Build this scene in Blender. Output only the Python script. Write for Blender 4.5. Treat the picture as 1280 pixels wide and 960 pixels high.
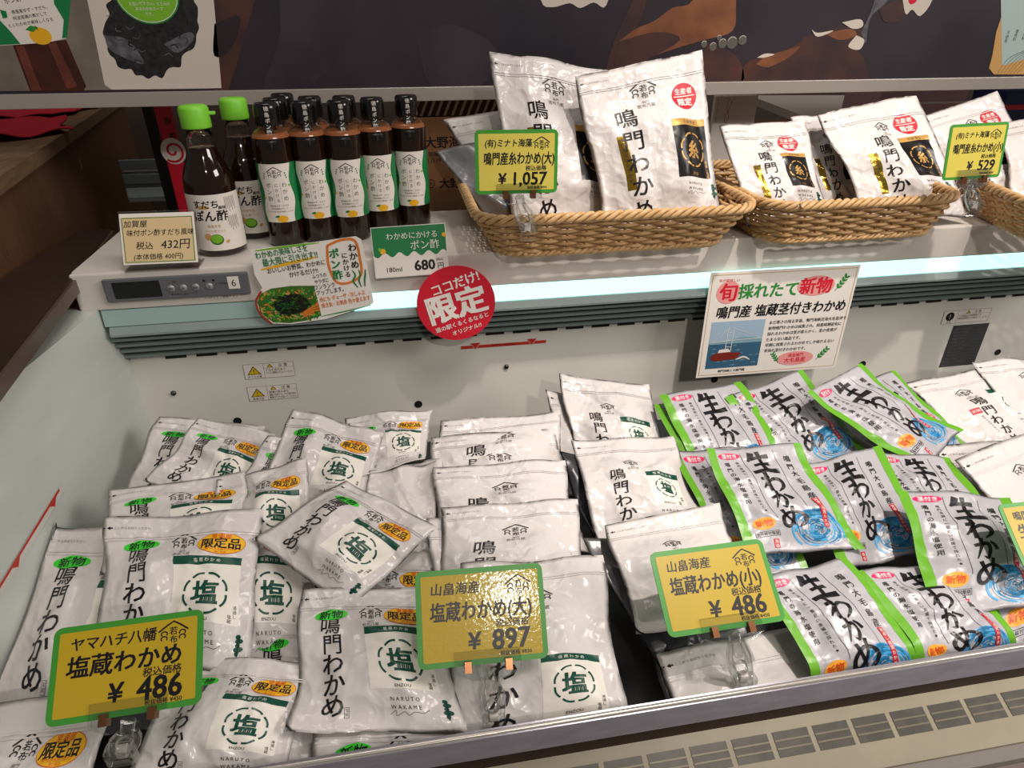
import bpy, bmesh, math, random
import numpy as np
from mathutils import Vector, geometry
SC = bpy.context.scene
for _o in list(bpy.data.objects): bpy.data.objects.remove(_o)
COL = SC.collection

# ---------------------------------------------------------------- camera, world, lights, exposure
F, PITCH, YAW = 830.0, math.radians(29.5), math.radians(9.8)
CAM = np.array([0, 0, 1.5])
cam = bpy.data.cameras.new('camera'); cam.sensor_width = 36; cam.lens = F/1280*36; cam.clip_start = .02
camo = bpy.data.objects.new('camera', cam); COL.objects.link(camo)
camo.location = CAM; camo.rotation_euler = (math.pi/2-PITCH, 0, -YAW); SC.camera = camo
vs = SC.view_settings
vs.view_transform = 'Standard'; vs.look = 'None'; vs.gamma = 1; vs.use_curve_mapping = False; vs.exposure = 0.10
W_ = bpy.data.worlds.new('shop_air'); SC.world = W_; W_.use_nodes = True
W_.node_tree.nodes['Background'].inputs[0].default_value = (1, .93, .86, 1)
W_.node_tree.nodes['Background'].inputs[1].default_value = .12
def light(name, kind, loc, target, power, color, size=.2, size_y=None, cone=60, blend=.5):
    l = bpy.data.lights.new(name, kind); l.energy = power; l.color = color
    if kind == 'AREA':
        l.size = size
        if size_y: l.shape = 'RECTANGLE'; l.size_y = size_y
    else: l.shadow_soft_size = size
    if kind == 'SPOT': l.spot_size = math.radians(cone); l.spot_blend = blend
    o = bpy.data.objects.new(name, l); COL.objects.link(o); o.location = loc
    o.rotation_euler = (Vector(target)-Vector(loc)).to_track_quat('-Z', 'Y').to_euler(); return o
light('ceiling_spot', 'SPOT', (.66, .06, 3.2), (.68, .80, 1.0), 142, (1, .90, .80), .035, cone=37, blend=.65)
light('fill_light', 'AREA', (3.1, -.9, 2.9), (.1, .9, 1.05), 52, (1, .93, .87), 1.5, .8)  # unseen soft fill, added to brighten the left liner and the case walls
light('fill_light', 'AREA', (.9, -.3, 3.3), (.6, .7, 1), 18, (1, .92, .84), .9, .5)  # added overhead fill, lifts the upward-facing surfaces
light('fill_light', 'AREA', (-.2, 1.3, 3.3), (0, .9, 1), 7, (1, .92, .84), .9, .5)  # weak added fill above the shelf

light('glare_lamp', 'POINT', (0.632, -3.541, 3.974), (.5, .9, 1), 150, (1, .92, .82), .09)  # unseen lamp added for glare on the middle price card and front fill
FWD = np.array([math.sin(YAW)*math.cos(PITCH), math.cos(YAW)*math.cos(PITCH), -math.sin(PITCH)])
RGT = np.array([math.cos(YAW), -math.sin(YAW), 0]); UPV = np.cross(RGT, FWD)
def _ray(x, y): return FWD+RGT*(x-640)/F+UPV*(480-y)/F
def on_z(x, y, z): d = _ray(x, y); return CAM+d*((z-CAM[2])/d[2])      # the point of the level z seen at a pixel of the photograph
def on_y(x, y, Y): d = _ray(x, y); return CAM+d*((Y-CAM[1])/d[1])      # the point of the upright plane y
def on_x(x, y, X): d = _ray(x, y); return CAM+d*((X-CAM[0])/d[0])

# ---------------------------------------------------------------- materials
MATS = {}
def srgb(h):
    r = [int(h[i:i+2], 16)/255 for i in (0, 2, 4)]
    return tuple((c/12.92 if c <= .04045 else ((c+.055)/1.055)**2.4) for c in r)+(1,)
def mat(key, col, rough=.5, metal=0, bump=0, bscale=80, bdetail=3, spec=.5, trans=0, emit=0, mottle=0, mscale=20, col2=None, coat=0, stretch=None, ior=1.45, bdist=.001):
    m = bpy.data.materials.new(key); m.use_nodes = True; nt = m.node_tree; b = nt.nodes['Principled BSDF']
    c = srgb(col) if isinstance(col, str) else tuple(col)+(1,)
    b.inputs['Base Color'].default_value = c; b.inputs['Roughness'].default_value = rough; b.inputs['Metallic'].default_value = metal
    b.inputs['Specular IOR Level'].default_value = spec; b.inputs['IOR'].default_value = ior
    if trans: b.inputs['Transmission Weight'].default_value = trans
    if coat: b.inputs['Coat Weight'].default_value = coat; b.inputs['Coat Roughness'].default_value = .07
    if emit: b.inputs['Emission Color'].default_value = c; b.inputs['Emission Strength'].default_value = emit
    def tex(scale, detail):
        tc = nt.nodes.new('ShaderNodeTexCoord'); n = nt.nodes.new('ShaderNodeTexNoise'); n.inputs['Scale'].default_value = scale; n.inputs['Detail'].default_value = detail
        src = tc.outputs['Object']
        if stretch:
            mp = nt.nodes.new('ShaderNodeMapping'); mp.inputs['Scale'].default_value = stretch; nt.links.new(src, mp.inputs[0]); src = mp.outputs[0]
        nt.links.new(src, n.inputs['Vector']); return n
    if bump:
        n = tex(bscale, bdetail); bp = nt.nodes.new('ShaderNodeBump'); bp.inputs['Strength'].default_value = bump; bp.inputs['Distance'].default_value = bdist
        nt.links.new(n.outputs['Fac'], bp.inputs['Height']); nt.links.new(bp.outputs['Normal'], b.inputs['Normal']); nt.links.new(bp.outputs['Normal'], b.inputs['Coat Normal'])
    if mottle or col2:
        n = tex(mscale, 5); mx = nt.nodes.new('ShaderNodeValToRGB')
        c2 = srgb(col2) if col2 else tuple(x*(1-mottle) for x in c[:3])+(1,)
        mx.color_ramp.elements[0].position = .35; mx.color_ramp.elements[1].position = .65
        mx.color_ramp.elements[0].color = c2; mx.color_ramp.elements[1].color = c
        nt.links.new(n.outputs['Fac'], mx.inputs['Fac']); nt.links.new(mx.outputs['Color'], b.inputs['Base Color'])
    MATS[key] = m; return m
def film(key, col, rough, metal=0, b1=.5, s=30, spec=.5, coat=0):     # crinkled plastic film: facets from two voronoi scales bent by noise
    m = mat(key, col, rough, metal, spec=spec, coat=coat); nt = m.node_tree; b = nt.nodes['Principled BSDF']; N_ = nt.nodes.new; L = nt.links.new
    tc = N_('ShaderNodeTexCoord'); n = N_('ShaderNodeTexNoise'); n.inputs['Scale'].default_value = s*.7; n.inputs['Detail'].default_value = 2
    mx = N_('ShaderNodeMix'); mx.data_type = 'VECTOR'; mx.inputs['Factor'].default_value = .045
    L(tc.outputs['Object'], n.inputs['Vector']); L(tc.outputs['Object'], mx.inputs[4]); L(n.outputs['Color'], mx.inputs[5]); prev = None
    for sc_, w in ((s, 1.0), (s*2.6, .35)):
        v = N_('ShaderNodeTexVoronoi'); v.feature = 'SMOOTH_F1'; v.inputs['Scale'].default_value = sc_; v.inputs['Smoothness'].default_value = .25; L(mx.outputs[1], v.inputs['Vector'])
        a = N_('ShaderNodeMath'); a.operation = 'MULTIPLY_ADD'; a.inputs[1].default_value = w; L(v.outputs['Distance'], a.inputs[0])
        if prev: L(prev.outputs[0], a.inputs[2])
        else: a.inputs[2].default_value = 0
        prev = a
    bp = N_('ShaderNodeBump'); bp.inputs['Strength'].default_value = b1; bp.inputs['Distance'].default_value = .0045
    L(prev.outputs[0], bp.inputs['Height']); L(bp.outputs['Normal'], b.inputs['Normal']); return m
film('film_white', 'd9d3d2', .20, 0, .8); film('film_back', '77777a', .3, .3); film('film_silver', 'b2b0b6', .30, .05, .5)
film('film_dark', '3b3b40', .3, .3); film('film_green', '66a82b', .33, 0, .3); film('film_label', 'ece6dd', .38, 0, .22)
for k, c, r in [('ink', '17141a', .35), ('ink_green', '0f4a3c', .35), ('ink_grey', '6c6668', .4), ('ink_red', 'c22535', .4), ('ink_blue', '3f9fd6', .35), ('ink_white', 'eee9e2', .45),
                ('ink_orange', 'f0a83a', .4), ('ink_pink', 'd2215f', .4), ('fluo_green', '35d22c', .4), ('fluo_yellow', 'f2b91e', .35), ('ink_orange_red', 'd8531f', .4),
                ('card_yellow', 'b99d24', .35), ('card_lemon', 'cfc054', .35), ('card_green', '3f8f33', .35), ('paper_white', 'e9e3dc', .45), ('pop_red', 'd11f35', .35), ('pop_green', '1a7a42', .35), ('leaf_green', '2e8b3a', .4),
                ('paper_cream', 'd9bf92', .5), ('yuzu', 'eab022', .4), ('lime', '78b52f', .4), ('lime_dark', '3d6b22', .4), ('sea_blue', '38607c', .4), ('sky_pale', '9db6cc', .4), ('boat_red', '7a2c22', .4), ('sea_light', '7fa0b4', .4),
                ('pale_red', 'e79a98', .45), ('bowl_dark', '1d2414', .4), ('bowl_orange', 'd8792b', .4), ('bowl_green', '5f9a35', .4), ('bowl_red', '9a3a20', .4), ('warn_yellow', 'd8b420', .45), ('grey_print', '55575a', .5), ('pale_blue', 'a7bec4', .5),
                ('label_white', 'e6ded6', .4), ('mark_red', 'c4362a', .45), ('mark_white', 'd6d2ca', .45), ('spec_plate', '3d3f41', .45), ('silver_tag', 'b8b3ad', .3), ('glint', 'cfc3b8', .4), ('bubble', '5d5a56', .4), 
                ('pack_print', 'cfc4ba', .45), ('straw_print', 'c79a5c', .5), ('tea_print', 'a9bdbb', .5)]:
    mat(k, c, r)
mat('kelp', '4f2f26', .45, col2='33232a', mscale=14)
mat('kelp_dark', '2e2129', .45, col2='251b22', mscale=14)
mat('kelp_light', '8a5636', .45, col2='6b3f2b', mscale=18)
mat('kelp_purple', '3a2f38', .45, col2='2c242c', mscale=10)
mat('sand_print', '7f756b', .45, col2='6a6057', mscale=16)
mat('weed_print', '2b2a2c', .45, col2='17161a', mscale=120)
mat('weed_print_light', '66646c', .45, col2='45434b', mscale=90)
mat('bottle_print', '4a2016', .45, col2='2f1410', mscale=20)
mat('bottle_print_light', '6d3a2c', .45, col2='55281e', mscale=20)
mat('straw_print_dark', '9a6d34', .45, col2='855c2a', mscale=40)
mat('card_glare', 'b99d24', .42, bump=.22, bscale=300, bdetail=2, coat=.42, bdist=.0006)
mat('card_glare_lemon', 'cfc054', .42, bump=.22, bscale=300, bdetail=2, coat=.42, bdist=.0006)
mat('gold', 'c79a55', .35, .25); mat('gold_foil', 'c9a33a', .18, .9, bump=.4, bscale=120)
mat('ink_black_panel', '100e10', .3)
mat('case_white', 'd9d2ca', .35, bump=.02, bscale=200); mat('case_inner', 'cfd4ce', .3, mottle=.05, mscale=9, stretch=(1, 1, 6)); mat('case_wall', 'dfdcd3', .33, mottle=.04, mscale=7)
mat('case_grey', '8f9c9b', .35); mat('slat', '7d8a88', .4); mat('slot_dark', '15181a', .6); mat('pit', '2a2c2e', .6)
mat('led', (.52, 1.0, .95), .3, emit=1.1); mat('lens', '9fb9b8', .25)
mat('steel', '9d9aa4', .22, .55, bump=.05, bscale=300, mottle=.15, mscale=30, stretch=(1, 6, 6)); mat('steel_lip', 'c9c2bc', .25, .6)
mat('brown_trim', '2e221e', .35); mat('deck_cream', '887f6b', .45, mottle=.1, mscale=25); mat('vent_dark', '3f3d36', .4, .3, mottle=.3, mscale=60); mat('vent_bar', '5e584a', .4, .4)
mat('gasket', '77726d', .6, bump=.3, bscale=400); mat('front_panel', '7d6f68', .4, .3, mottle=.12, mscale=40, stretch=(.2, 8, 8))
mat('rail_brown', '33231c', .38, mottle=.25, mscale=8, stretch=(1, 1, 1)); mat('rail_edge', '57463e', .3)
mat('wood_brown', '6f4e37', .5, col2='5d412d', mscale=30, stretch=(9, 9, .6)); mat('wood_top', '80664c', .5, col2='6e5640', mscale=22, stretch=(6, .6, 6))
mat('red_cloth', 'b81f31', .9, bump=.35, bscale=500); mat('poster', '332a33', .42, col2='241e28', mscale=6); mat('poster_trim', 'aca49d', .35, .3)
mat('card_box', '8a5f3c', .75, col2='7d5433', mscale=14); mat('box_edge', '6a4528', .8); mat('stripe_white', 'd0c0a8', .7); mat('stripe_brown', '5c3320', .7)
mat('black_frame', '0d0d0f', .4); mat('back_wall', '3b2e28', .7); mat('floor_tile', '6d6259', .4, mottle=.15, mscale=3); mat('grey_metal', '8f9297', .4, .4); mat('white_tray', 'cfc6bd', .4); mat('pink_box', 'b58f9b', .5); mat('navy', '1e2a55', .5)
mat('cap_green', '7fcf3a', .4); mat('cap_black', '121113', .22, coat=.4); mat('soy', (.012, .004, .002), .06, coat=.5); mat('soy_rim', '8a5432', .15, coat=.4); mat('glass', (.9, .93, .92), .03, trans=1, ior=1.3)
m_ = bpy.data.materials.new('acrylic'); m_.use_nodes = True; nt_ = m_.node_tree; nt_.nodes.clear(); MATS['acrylic'] = m_     # clear plastic: passes light, mirrors at grazing angles
o_, x_, t_, g_, f_ = [nt_.nodes.new('ShaderNode'+k) for k in ('OutputMaterial', 'MixShader', 'BsdfTransparent', 'BsdfGlossy', 'LayerWeight')]
t_.inputs[0].default_value = (.97, .98, .98, 1); g_.inputs['Roughness'].default_value = .06; f_.inputs['Blend'].default_value = .35
nt_.links.new(f_.outputs['Facing'], x_.inputs[0]); nt_.links.new(t_.outputs[0], x_.inputs[1]); nt_.links.new(g_.outputs[0], x_.inputs[2]); nt_.links.new(x_.outputs[0], o_.inputs[0])
mat('copper_pin', '9a6a4a', .25, .9); mat('clip_white', 'cfc8c2', .35)
mat('wicker', 'cfaa7a', .45, col2='b48c5c', mscale=70, spec=.4); mat('wicker_rim', 'd4af80', .42, col2='bc9564', mscale=60, spec=.4); mat('stake', 'b48c5c', .5)
mat('panel_grey', '6b6c72', .4, .3); mat('lcd', '0b0f0e', .15); mat('button', '9a9a9f', .35, .3); mat('screw', '55534f', .3, .8)

# ---------------------------------------------------------------- mesh helpers
def make_mesh(name, V, faces, keys, fk, smooth=False):
    me = bpy.data.meshes.new(name)
    V = np.asarray(V, dtype=np.float32); n = [len(f) for f in faces]
    me.vertices.add(len(V)); me.vertices.foreach_set('co', V.ravel())
    me.loops.add(sum(n)); me.loops.foreach_set('vertex_index', np.concatenate([np.asarray(f, dtype=np.int32) for f in faces]))
    me.polygons.add(len(faces)); me.polygons.foreach_set('loop_start', np.concatenate([[0], np.cumsum(n)[:-1]]).astype(np.int32))
    for k in keys: me.materials.append(MATS[k])
    me.polygons.foreach_set('material_index', np.asarray(fk, dtype=np.int32))
    me.polygons.foreach_set('use_smooth', np.full(len(faces), smooth) if isinstance(smooth, bool) else np.asarray(smooth, dtype=bool))
    me.update(calc_edges=True); me.validate(); return me
def link(name, me, parent=None, loc=None):
    o = bpy.data.objects.new(name, me); COL.objects.link(o)
    if parent is not None: o.parent = parent
    if loc is not None: o.location = loc
    return o
class MB:
    def __init__(s): s.V = []; s.F = []; s.K = []; s.S = []
    def add(s, V, Fs, k, smooth=False):
        b = len(s.V); s.V += [tuple(map(float, v)) for v in V]
        for f in Fs: s.F.append([b+i for i in f]); s.K.append(k); s.S.append(smooth)
        return s
    def hexa(s, p, k):        # p: four points below counter-clockwise, four above
        return s.add(p, [(3, 2, 1, 0), (4, 5, 6, 7), (0, 1, 5, 4), (1, 2, 6, 5), (2, 3, 7, 6), (3, 0, 4, 7)], k)
    def box(s, x0, x1, y0, y1, z0, z1, k, bev=0):
        if not bev: return s.hexa([(x0, y0, z0), (x1, y0, z0), (x1, y1, z0), (x0, y1, z0), (x0, y0, z1), (x1, y0, z1), (x1, y1, z1), (x0, y1, z1)], k)
        bm = bmesh.new(); bmesh.ops.create_cube(bm, size=1)
        for v in bm.verts: v.co = ((x0+x1)/2+v.co.x*(x1-x0), (y0+y1)/2+v.co.y*(y1-y0), (z0+z1)/2+v.co.z*(z1-z0))
        bmesh.ops.bevel(bm, geom=bm.edges[:], offset=bev, segments=2, affect='EDGES', profile=.6)
        s.bm(bm, k); return s
    def bm(s, bm, k, smooth=False):
        bm.verts.index_update(); s.add([v.co[:] for v in bm.verts], [[v.index for v in f.verts] for f in bm.faces], k, smooth); bm.free(); return s
    def prism_x(s, prof, x0, x1, k):      # closed (y, z) outline swept along x
        n = len(prof); a = sum(prof[i][0]*prof[(i+1) % n][1]-prof[(i+1) % n][0]*prof[i][1] for i in range(n))
        if a < 0: prof = prof[::-1]
        V = [(x0, y, z) for y, z in prof]+[(x1, y, z) for y, z in prof]
        return s.add(V, [list(range(n))[::-1], list(range(n, 2*n))]+[(i, (i+1) % n, n+(i+1) % n, n+i) for i in range(n)], k)
    def tube(s, pts, r, k, n=8, closed=False, smooth=True):
        pts = np.asarray(pts, float); m = len(pts); rr = r if hasattr(r, '__len__') else [r]*m
        T = np.gradient(pts, axis=0) if not closed else np.roll(pts, -1, 0)-np.roll(pts, 1, 0)
        T /= np.linalg.norm(T, axis=1)[:, None]+1e-12; ref = np.array([0, 0, 1.]) if abs(T[0][2]) < .9 else np.array([1., 0, 0]); V = []
        for i in range(m):
            a = np.cross(T[i], ref); a /= np.linalg.norm(a)+1e-12; b = np.cross(a, T[i]); ref = b
            for j in range(n): t = 2*math.pi*j/n; V.append(pts[i]+rr[i]*(a*math.cos(t)+b*math.sin(t)))
        Fs = [(i*n+j, i*n+(j+1) % n, ((i+1) % m)*n+(j+1) % n, ((i+1) % m)*n+j) for i in range(m if closed else m-1) for j in range(n)]
        s.add(V, Fs, k, smooth)
        if not closed: s.add(V[:n], [list(range(n))[::-1]], k); s.add(V[-n:], [list(range(n))], k)
        return s
    def lathe(s, prof, c, k, n=32, smooth=True):
        V = []; m = len(prof)
        for r, z in prof:
            for j in range(n): t = 2*math.pi*j/n; V.append((c[0]+r*math.cos(t), c[1]+r*math.sin(t), c[2]+z))
        return s.add(V, [(i*n+j, i*n+(j+1) % n, (i+1)*n+(j+1) % n, (i+1)*n+j) for i in range(m-1) for j in range(n)], k, smooth)
    def build(s, name, parent=None, origin=(0, 0, 0)):
        keys = sorted(set(s.K)); V = np.array(s.V)-np.array(origin)
        o = link(name, make_mesh(name, V, s.F, keys, [keys.index(k) for k in s.K], s.S), parent)
        if parent is None: o.location = origin
        return o
def empty(name, loc): o = link(name, None); o.empty_display_size = .02; o.location = loc; return o
def tag(o, label, cat, group=None, kind=None):
    if label: o['label'] = label
    if cat: o['category'] = cat
    if group: o['group'] = group
    if kind: o['kind'] = kind
    return o

# ---------------------------------------------------------------- printed artwork: flat pieces in millimetres (x right, y down), laid onto a surface later
GLY = {}
def glyphs(s, bold):
    if (s, bold) not in GLY:
        c = bpy.data.curves.new('t', 'FONT'); c.body = s; c.size = 1; c.resolution_u = 2
        o = bpy.data.objects.new('t', c); COL.objects.link(o)
        me = bpy.data.meshes.new_from_object(o.evaluated_get(bpy.context.evaluated_depsgraph_get()))
        V = np.array([v.co[:2] for v in me.vertices]) if len(me.vertices) else np.zeros((0, 2))
        Fs = [list(p.vertices) for p in me.polygons]; b = abs(bold)*.85
        if bold > 0 and len(V): k = len(V); V = np.vstack([V+d for d in ((-b, -b*.6), (b, -b*.6), (-b, b*.6), (b, b*.6))]); Fs = [[i+k*q for i in f] for q in range(4) for f in Fs]
        GLY[(s, bold)] = (V, Fs)
        bpy.data.objects.remove(o); bpy.data.curves.remove(c); bpy.data.meshes.remove(me)
    return GLY[(s, bold)]
def smooth_path(p, n=7):
    p = np.asarray(p, float)
    if len(p) < 3: return np.array([p[0]+(p[-1]-p[0])*t for t in np.linspace(0, 1, 5)])
    q = np.vstack([2*p[0]-p[1], p, 2*p[-1]-p[-2]]); out = []
    for i in range(1, len(q)-2):
        for t in np.linspace(0, 1, n, endpoint=False):
            a, b, c, d = q[i-1:i+3]; out.append(.5*(2*b+(c-a)*t+(2*a-5*b+4*c-d)*t*t+(3*b-a-3*c+d)*t**3))
    return np.array(out+[p[-1]])
class Art:
    def __init__(s): s.P = []        # (part, material, level, verts(mm), faces)
    def poly(s, pts, k, lev=1, part=''):
        pts = [tuple(map(float, p)) for p in pts]
        tris = geometry.tessellate_polygon([[Vector((x, -y, 0)) for x, y in pts]]); s.P.append((part, k, lev, np.array(pts), [list(t) for t in tris])); return s
    def rect(s, x0, y0, x1, y1, k, lev=1, part=''): return s.poly([(x0, y0), (x1, y0), (x1, y1), (x0, y1)], k, lev, part)
    def rrect(s, x0, y0, x1, y1, r, k, lev=1, part=''):
        P = [(cx+r*math.cos(a), cy+r*math.sin(a)) for cx, cy, a0 in ((x1-r, y0+r, -90), (x1-r, y1-r, 0), (x0+r, y1-r, 90), (x0+r, y0+r, 180)) for a in [math.radians(a0+22.5*i) for i in range(5)]]
        return s.poly(P, k, lev, part)
    def ell(s, cx, cy, rx, ry, k, lev=1, part='', n=36, rot=0):
        c, q = math.cos(math.radians(rot)), math.sin(math.radians(rot))
        return s.poly([(cx+rx*math.cos(a)*c-ry*math.sin(a)*q, cy+rx*math.cos(a)*q+ry*math.sin(a)*c) for a in [2*math.pi*i/n for i in range(n)]], k, lev, part)
    def line(s, pts, w, k, lev=2, part='', taper=False, smooth=True):
        p = smooth_path(pts) if smooth else np.asarray(pts, float); T = np.gradient(p, axis=0); T /= np.linalg.norm(T, axis=1)[:, None]+1e-9; N = np.stack([-T[:, 1], T[:, 0]], 1); m = len(p)
        ww = np.interp(np.linspace(0, 1, m), np.linspace(0, 1, len(w)), w) if hasattr(w, '__len__') else np.full(m, w)
        if taper: ww = ww*np.sin(np.linspace(.25, math.pi-.1, m))**.6
        V = np.vstack([p+N*ww[:, None]/2, p-N*ww[:, None]/2]); s.P.append((part, k, lev, V, [[i, i+1, m+i+1, m+i] for i in range(m-1)])); return s
    def arc(s, cx, cy, rx, ry, a0, a1, w, k, lev=2, part='', n=10):
        return s.line([(cx+rx*math.cos(math.radians(a)), cy+ry*math.sin(math.radians(a))) for a in np.linspace(a0, a1, n)], w, k, lev, part, smooth=False)
    def text(s, body, x, y, size, k, lev=2, bold=0, part='', rot=0, shear=0, sx=1, align='c', fit=None):
        V, Fs = glyphs(body, bold)
        if not len(V): return s
        if fit: sx = min(sx, fit/((V[:, 0].max()-V[:, 0].min())*size))
        x0, x1 = V[:, 0].min(), V[:, 0].max(); c = {'c': (x0+x1)/2, 'l': x0, 'r': x1}[align]
        X = (V[:, 0]-c)*size*sx; Y = -(V[:, 1]-.37)*size; X = X-shear*Y; a = math.radians(rot)
        if bold > 0: lev = lev+.16*np.repeat(np.arange(4), len(V)//4)      # the strokes that thicken a character lie one over the other
        s.P.append((part, k, lev, np.stack([x+X*math.cos(a)-Y*math.sin(a), y+X*math.sin(a)+Y*math.cos(a)], 1), Fs)); return s
    def vtext(s, body, x, y, size, k, lev=2, pitch=1.05, bold=0, part='', rot=0, dx=0, sx=1, shear=0):      # column of characters, y = middle of the first
        for i, ch in enumerate(body): s.text(ch, x+dx*i, y+i*size*pitch, size, k, lev, bold, part, rot, shear, sx)
        return s
    def brush(s, strokes, x, y, size, k, lev=2, part='', slant=0):
        for pts, w in strokes: s.line([(x+(px-50)*size/100+slant*(py-50)*size/100, y+(py-50)*size/100) for px, py in pts], [a*size/100*1.35 for a in w], k, lev, part)
        return s
    def bounds(s): A = np.vstack([p[3] for p in s.P]); return A.min(0), A.max(0)
    def parts(s):                     # -> {part: (xy, level, faces, keys)}
        out = {}
        for part, k, lev, V, Fs in s.P:
            d = out.setdefault(part, [[], [], [], []]); b = sum(len(a) for a in d[0]); d[0].append(V); d[1] += list(np.broadcast_to(lev, len(V)))
            for f in Fs:
                a = V[f]; ar = np.sum(a[:, 0]*np.roll(a[:, 1], -1)-np.roll(a[:, 0], -1)*a[:, 1])
                if abs(ar) < 1e-9: continue
                f = list(f) if ar < 0 else list(f)[::-1]; d[2].append([b+i for i in f]); d[3].append(k)
        return {p: (np.vstack(d[0]), np.array(d[1], float), d[2], d[3]) for p, d in out.items()}
def cut(parts, xs, ys, diag=None):    # slice artwork along a grid so that it lies on a faceted surface
    out = {}
    for p, (V, lev, Fs, K) in parts.items():
        keys = sorted(set(K)); bm = bmesh.new(); bv = [bm.verts.new((x, y, l)) for (x, y), l in zip(V, lev)]
        for f, k in zip(Fs, K):
            try: bm.faces.new([bv[i] for i in f]).material_index = keys.index(k)
            except ValueError: pass
        lo, hi = V.min(0), V.max(0)
        def bis(co, no): bmesh.ops.bisect_plane(bm, geom=bm.verts[:]+bm.edges[:]+bm.faces[:], plane_co=co, plane_no=no, dist=1e-5)
        for x in xs[1:-1]:
            if lo[0] < x < hi[0]: bis((x, 0, 0), (1, 0, 0))
        for y in ys[1:-1]:
            if lo[1] < y < hi[1]: bis((0, y, 0), (0, 1, 0))
        if diag:
            W, H, nu, nv = diag
            for k in range(-nv+1, nu):
                ds = [x*nu/W-y*nv/H-k for x in (lo[0], hi[0]) for y in (lo[1], hi[1])]
                if min(ds) < 0 < max(ds): bis((k*W/nu, 0, 0), (nu/W, -nv/H, 0))
        bm.verts.index_update()
        out[p] = (np.array([v.co[:2] for v in bm.verts]), np.array([v.co[2] for v in bm.verts]), [[v.index for v in f.verts] for f in bm.faces], [keys[f.material_index] for f in bm.faces]); bm.free()
    return out
def flat_map(parts, TL, ex, ey, n, base=.00025, step=.00012):     # artwork onto a plane: TL corner, unit axes right and down, normal
    TL, ex, ey, n = [np.asarray(a, float) for a in (TL, ex, ey, n)]
    return {p: (TL+V[:, :1]*ex/1000+V[:, 1:]*ey/1000+n*(base+step*lev)[:, None], Fs, K) for p, (V, lev, Fs, K) in parts.items()}
# ---------------------------------------------------------------- the display case and its surroundings (large structure)
LIP_Y, RAIL_Z, FAS_Y, SHELF_Z, WALL_Y, X0, X1 = .369, .92, .93, 1.19, .972, -.44, 1.62
LINER = lambda y, z: -.452+.062*(y-.34)-.012*(z-.84)
fl = MB(); fl.box(-3, 3, -2, 3.2, -.05, 0, 'floor_tile'); tag(fl.build('floor'), None, None, kind='structure')
bw = MB(); bw.box(-3, 3, 2.6, 2.7, 0, 3.4, 'back_wall'); tag(bw.build('wall_back'), None, None, kind='structure')

case = tag(empty('refrigerated_display_case', (.5, .66, 0)), 'long white open-top refrigerated display case holding the piles of seaweed bags', 'display case')
bpy.context.view_layer.update()
def part(mb, name, parent=case):
    w = Vector((0, 0, 0)); p = parent
    while p is not None: w += p.location; p = p.parent
    return mb.build(name, parent, tuple(w))
m = MB(); m.box(X0, X1, FAS_Y+.012, 1.17, SHELF_Z-.02, SHELF_Z, 'case_white'); part(m, 'top_shelf')
m = MB(); m.box(X0, X1, FAS_Y, FAS_Y+.018, 1.1375, SHELF_Z+.0001, 'case_white', .0025); part(m, 'fascia')
m = MB(); m.prism_x([(FAS_Y+.001, 1.1365), (FAS_Y+.012, 1.1365), (FAS_Y+.012, 1.113), (FAS_Y-.001, 1.113)], X0+.025, -.075, 'lens'); part(m, 'lamp_cover')
m = MB(); m.prism_x([(FAS_Y+.001, 1.1365), (FAS_Y+.012, 1.1365), (FAS_Y+.012, 1.113), (FAS_Y-.001, 1.113)], -.075, X1, 'led'); o = part(m, 'light_tube'); o['label'] = 'glowing cyan-white light strip under the shelf edge'
m = MB(); m.prism_x([(FAS_Y-.002, 1.112), (FAS_Y+.03, 1.112), (FAS_Y+.03, 1.104), (FAS_Y-.006, 1.0985), (FAS_Y-.0065, 1.102)], X0+.03, X1, 'case_grey'); part(m, 'front_lip')
for i in range(4):
    z = 1.090-.0125*i; y = FAS_Y+.006+.0075*i
    m = MB(); m.prism_x([(y, z), (y+.04, z+.010), (y+.04, z+.0075), (y+.0005, z-.004)], X0, X1, 'slat'); part(m, 'air_slat')
m = MB(); m.box(X0-.02, X1, WALL_Y+.02, WALL_Y+.03, 1.03, 1.113, 'pit'); part(m, 'air_duct')
m = MB(); m.hexa([(X0-.02, WALL_Y, .84), (X1, WALL_Y, .84), (X1, WALL_Y+.02, .84), (X0-.02, WALL_Y+.02, .84), (X0-.02, WALL_Y, 1.046), (X1, WALL_Y, 1.046), (X1, WALL_Y+.02, 1.046), (X0-.02, WALL_Y+.02, 1.046)], 'case_wall'); part(m, 'back_panel')
for i in range(46):
    x = X0+.075+.0445*i
    if x+.03 < X1-.3: m = MB(); m.box(x, x+.030, WALL_Y-.0012, WALL_Y+.001, 1.0375, 1.0415, 'slot_dark'); part(m, 'air_slot')
for px, py, r in ((297, 526, .0065), (523, 505, .0065), (893, 474, .0065), (1078, 455, .0065), (1247, 440, .0062)):
    c = on_y(px, py, WALL_Y); m = MB(); a = [(c[0]+r*math.cos(t*math.pi/12), WALL_Y-.0012, c[2]+r*math.sin(t*math.pi/12)) for t in range(24)]
    m.add(a+[(x, WALL_Y+.001, z) for x, y, z in a], [list(range(24))]+[(i, i+24, (i+1) % 24+24, (i+1) % 24) for i in range(24)], 'slot_dark'); part(m, 'drain_hole')
for px, py in ((217, 491), (633, 458), (900, 432)):
    c = on_y(px, py, WALL_Y); m = MB(); m.lathe([(.0001, 0), (.0042, .0004), (.0036, .003), (.0001, .0034)], (0, 0, 0), 'screw', 12); m.V = [(c[0]+x, WALL_Y-z, c[2]+y) for x, y, z in m.V]; part(m, 'screw')
m = MB(); m.box(X0, X1, .40, WALL_Y, .82, .84, 'pit'); part(m, 'well_floor')
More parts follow.
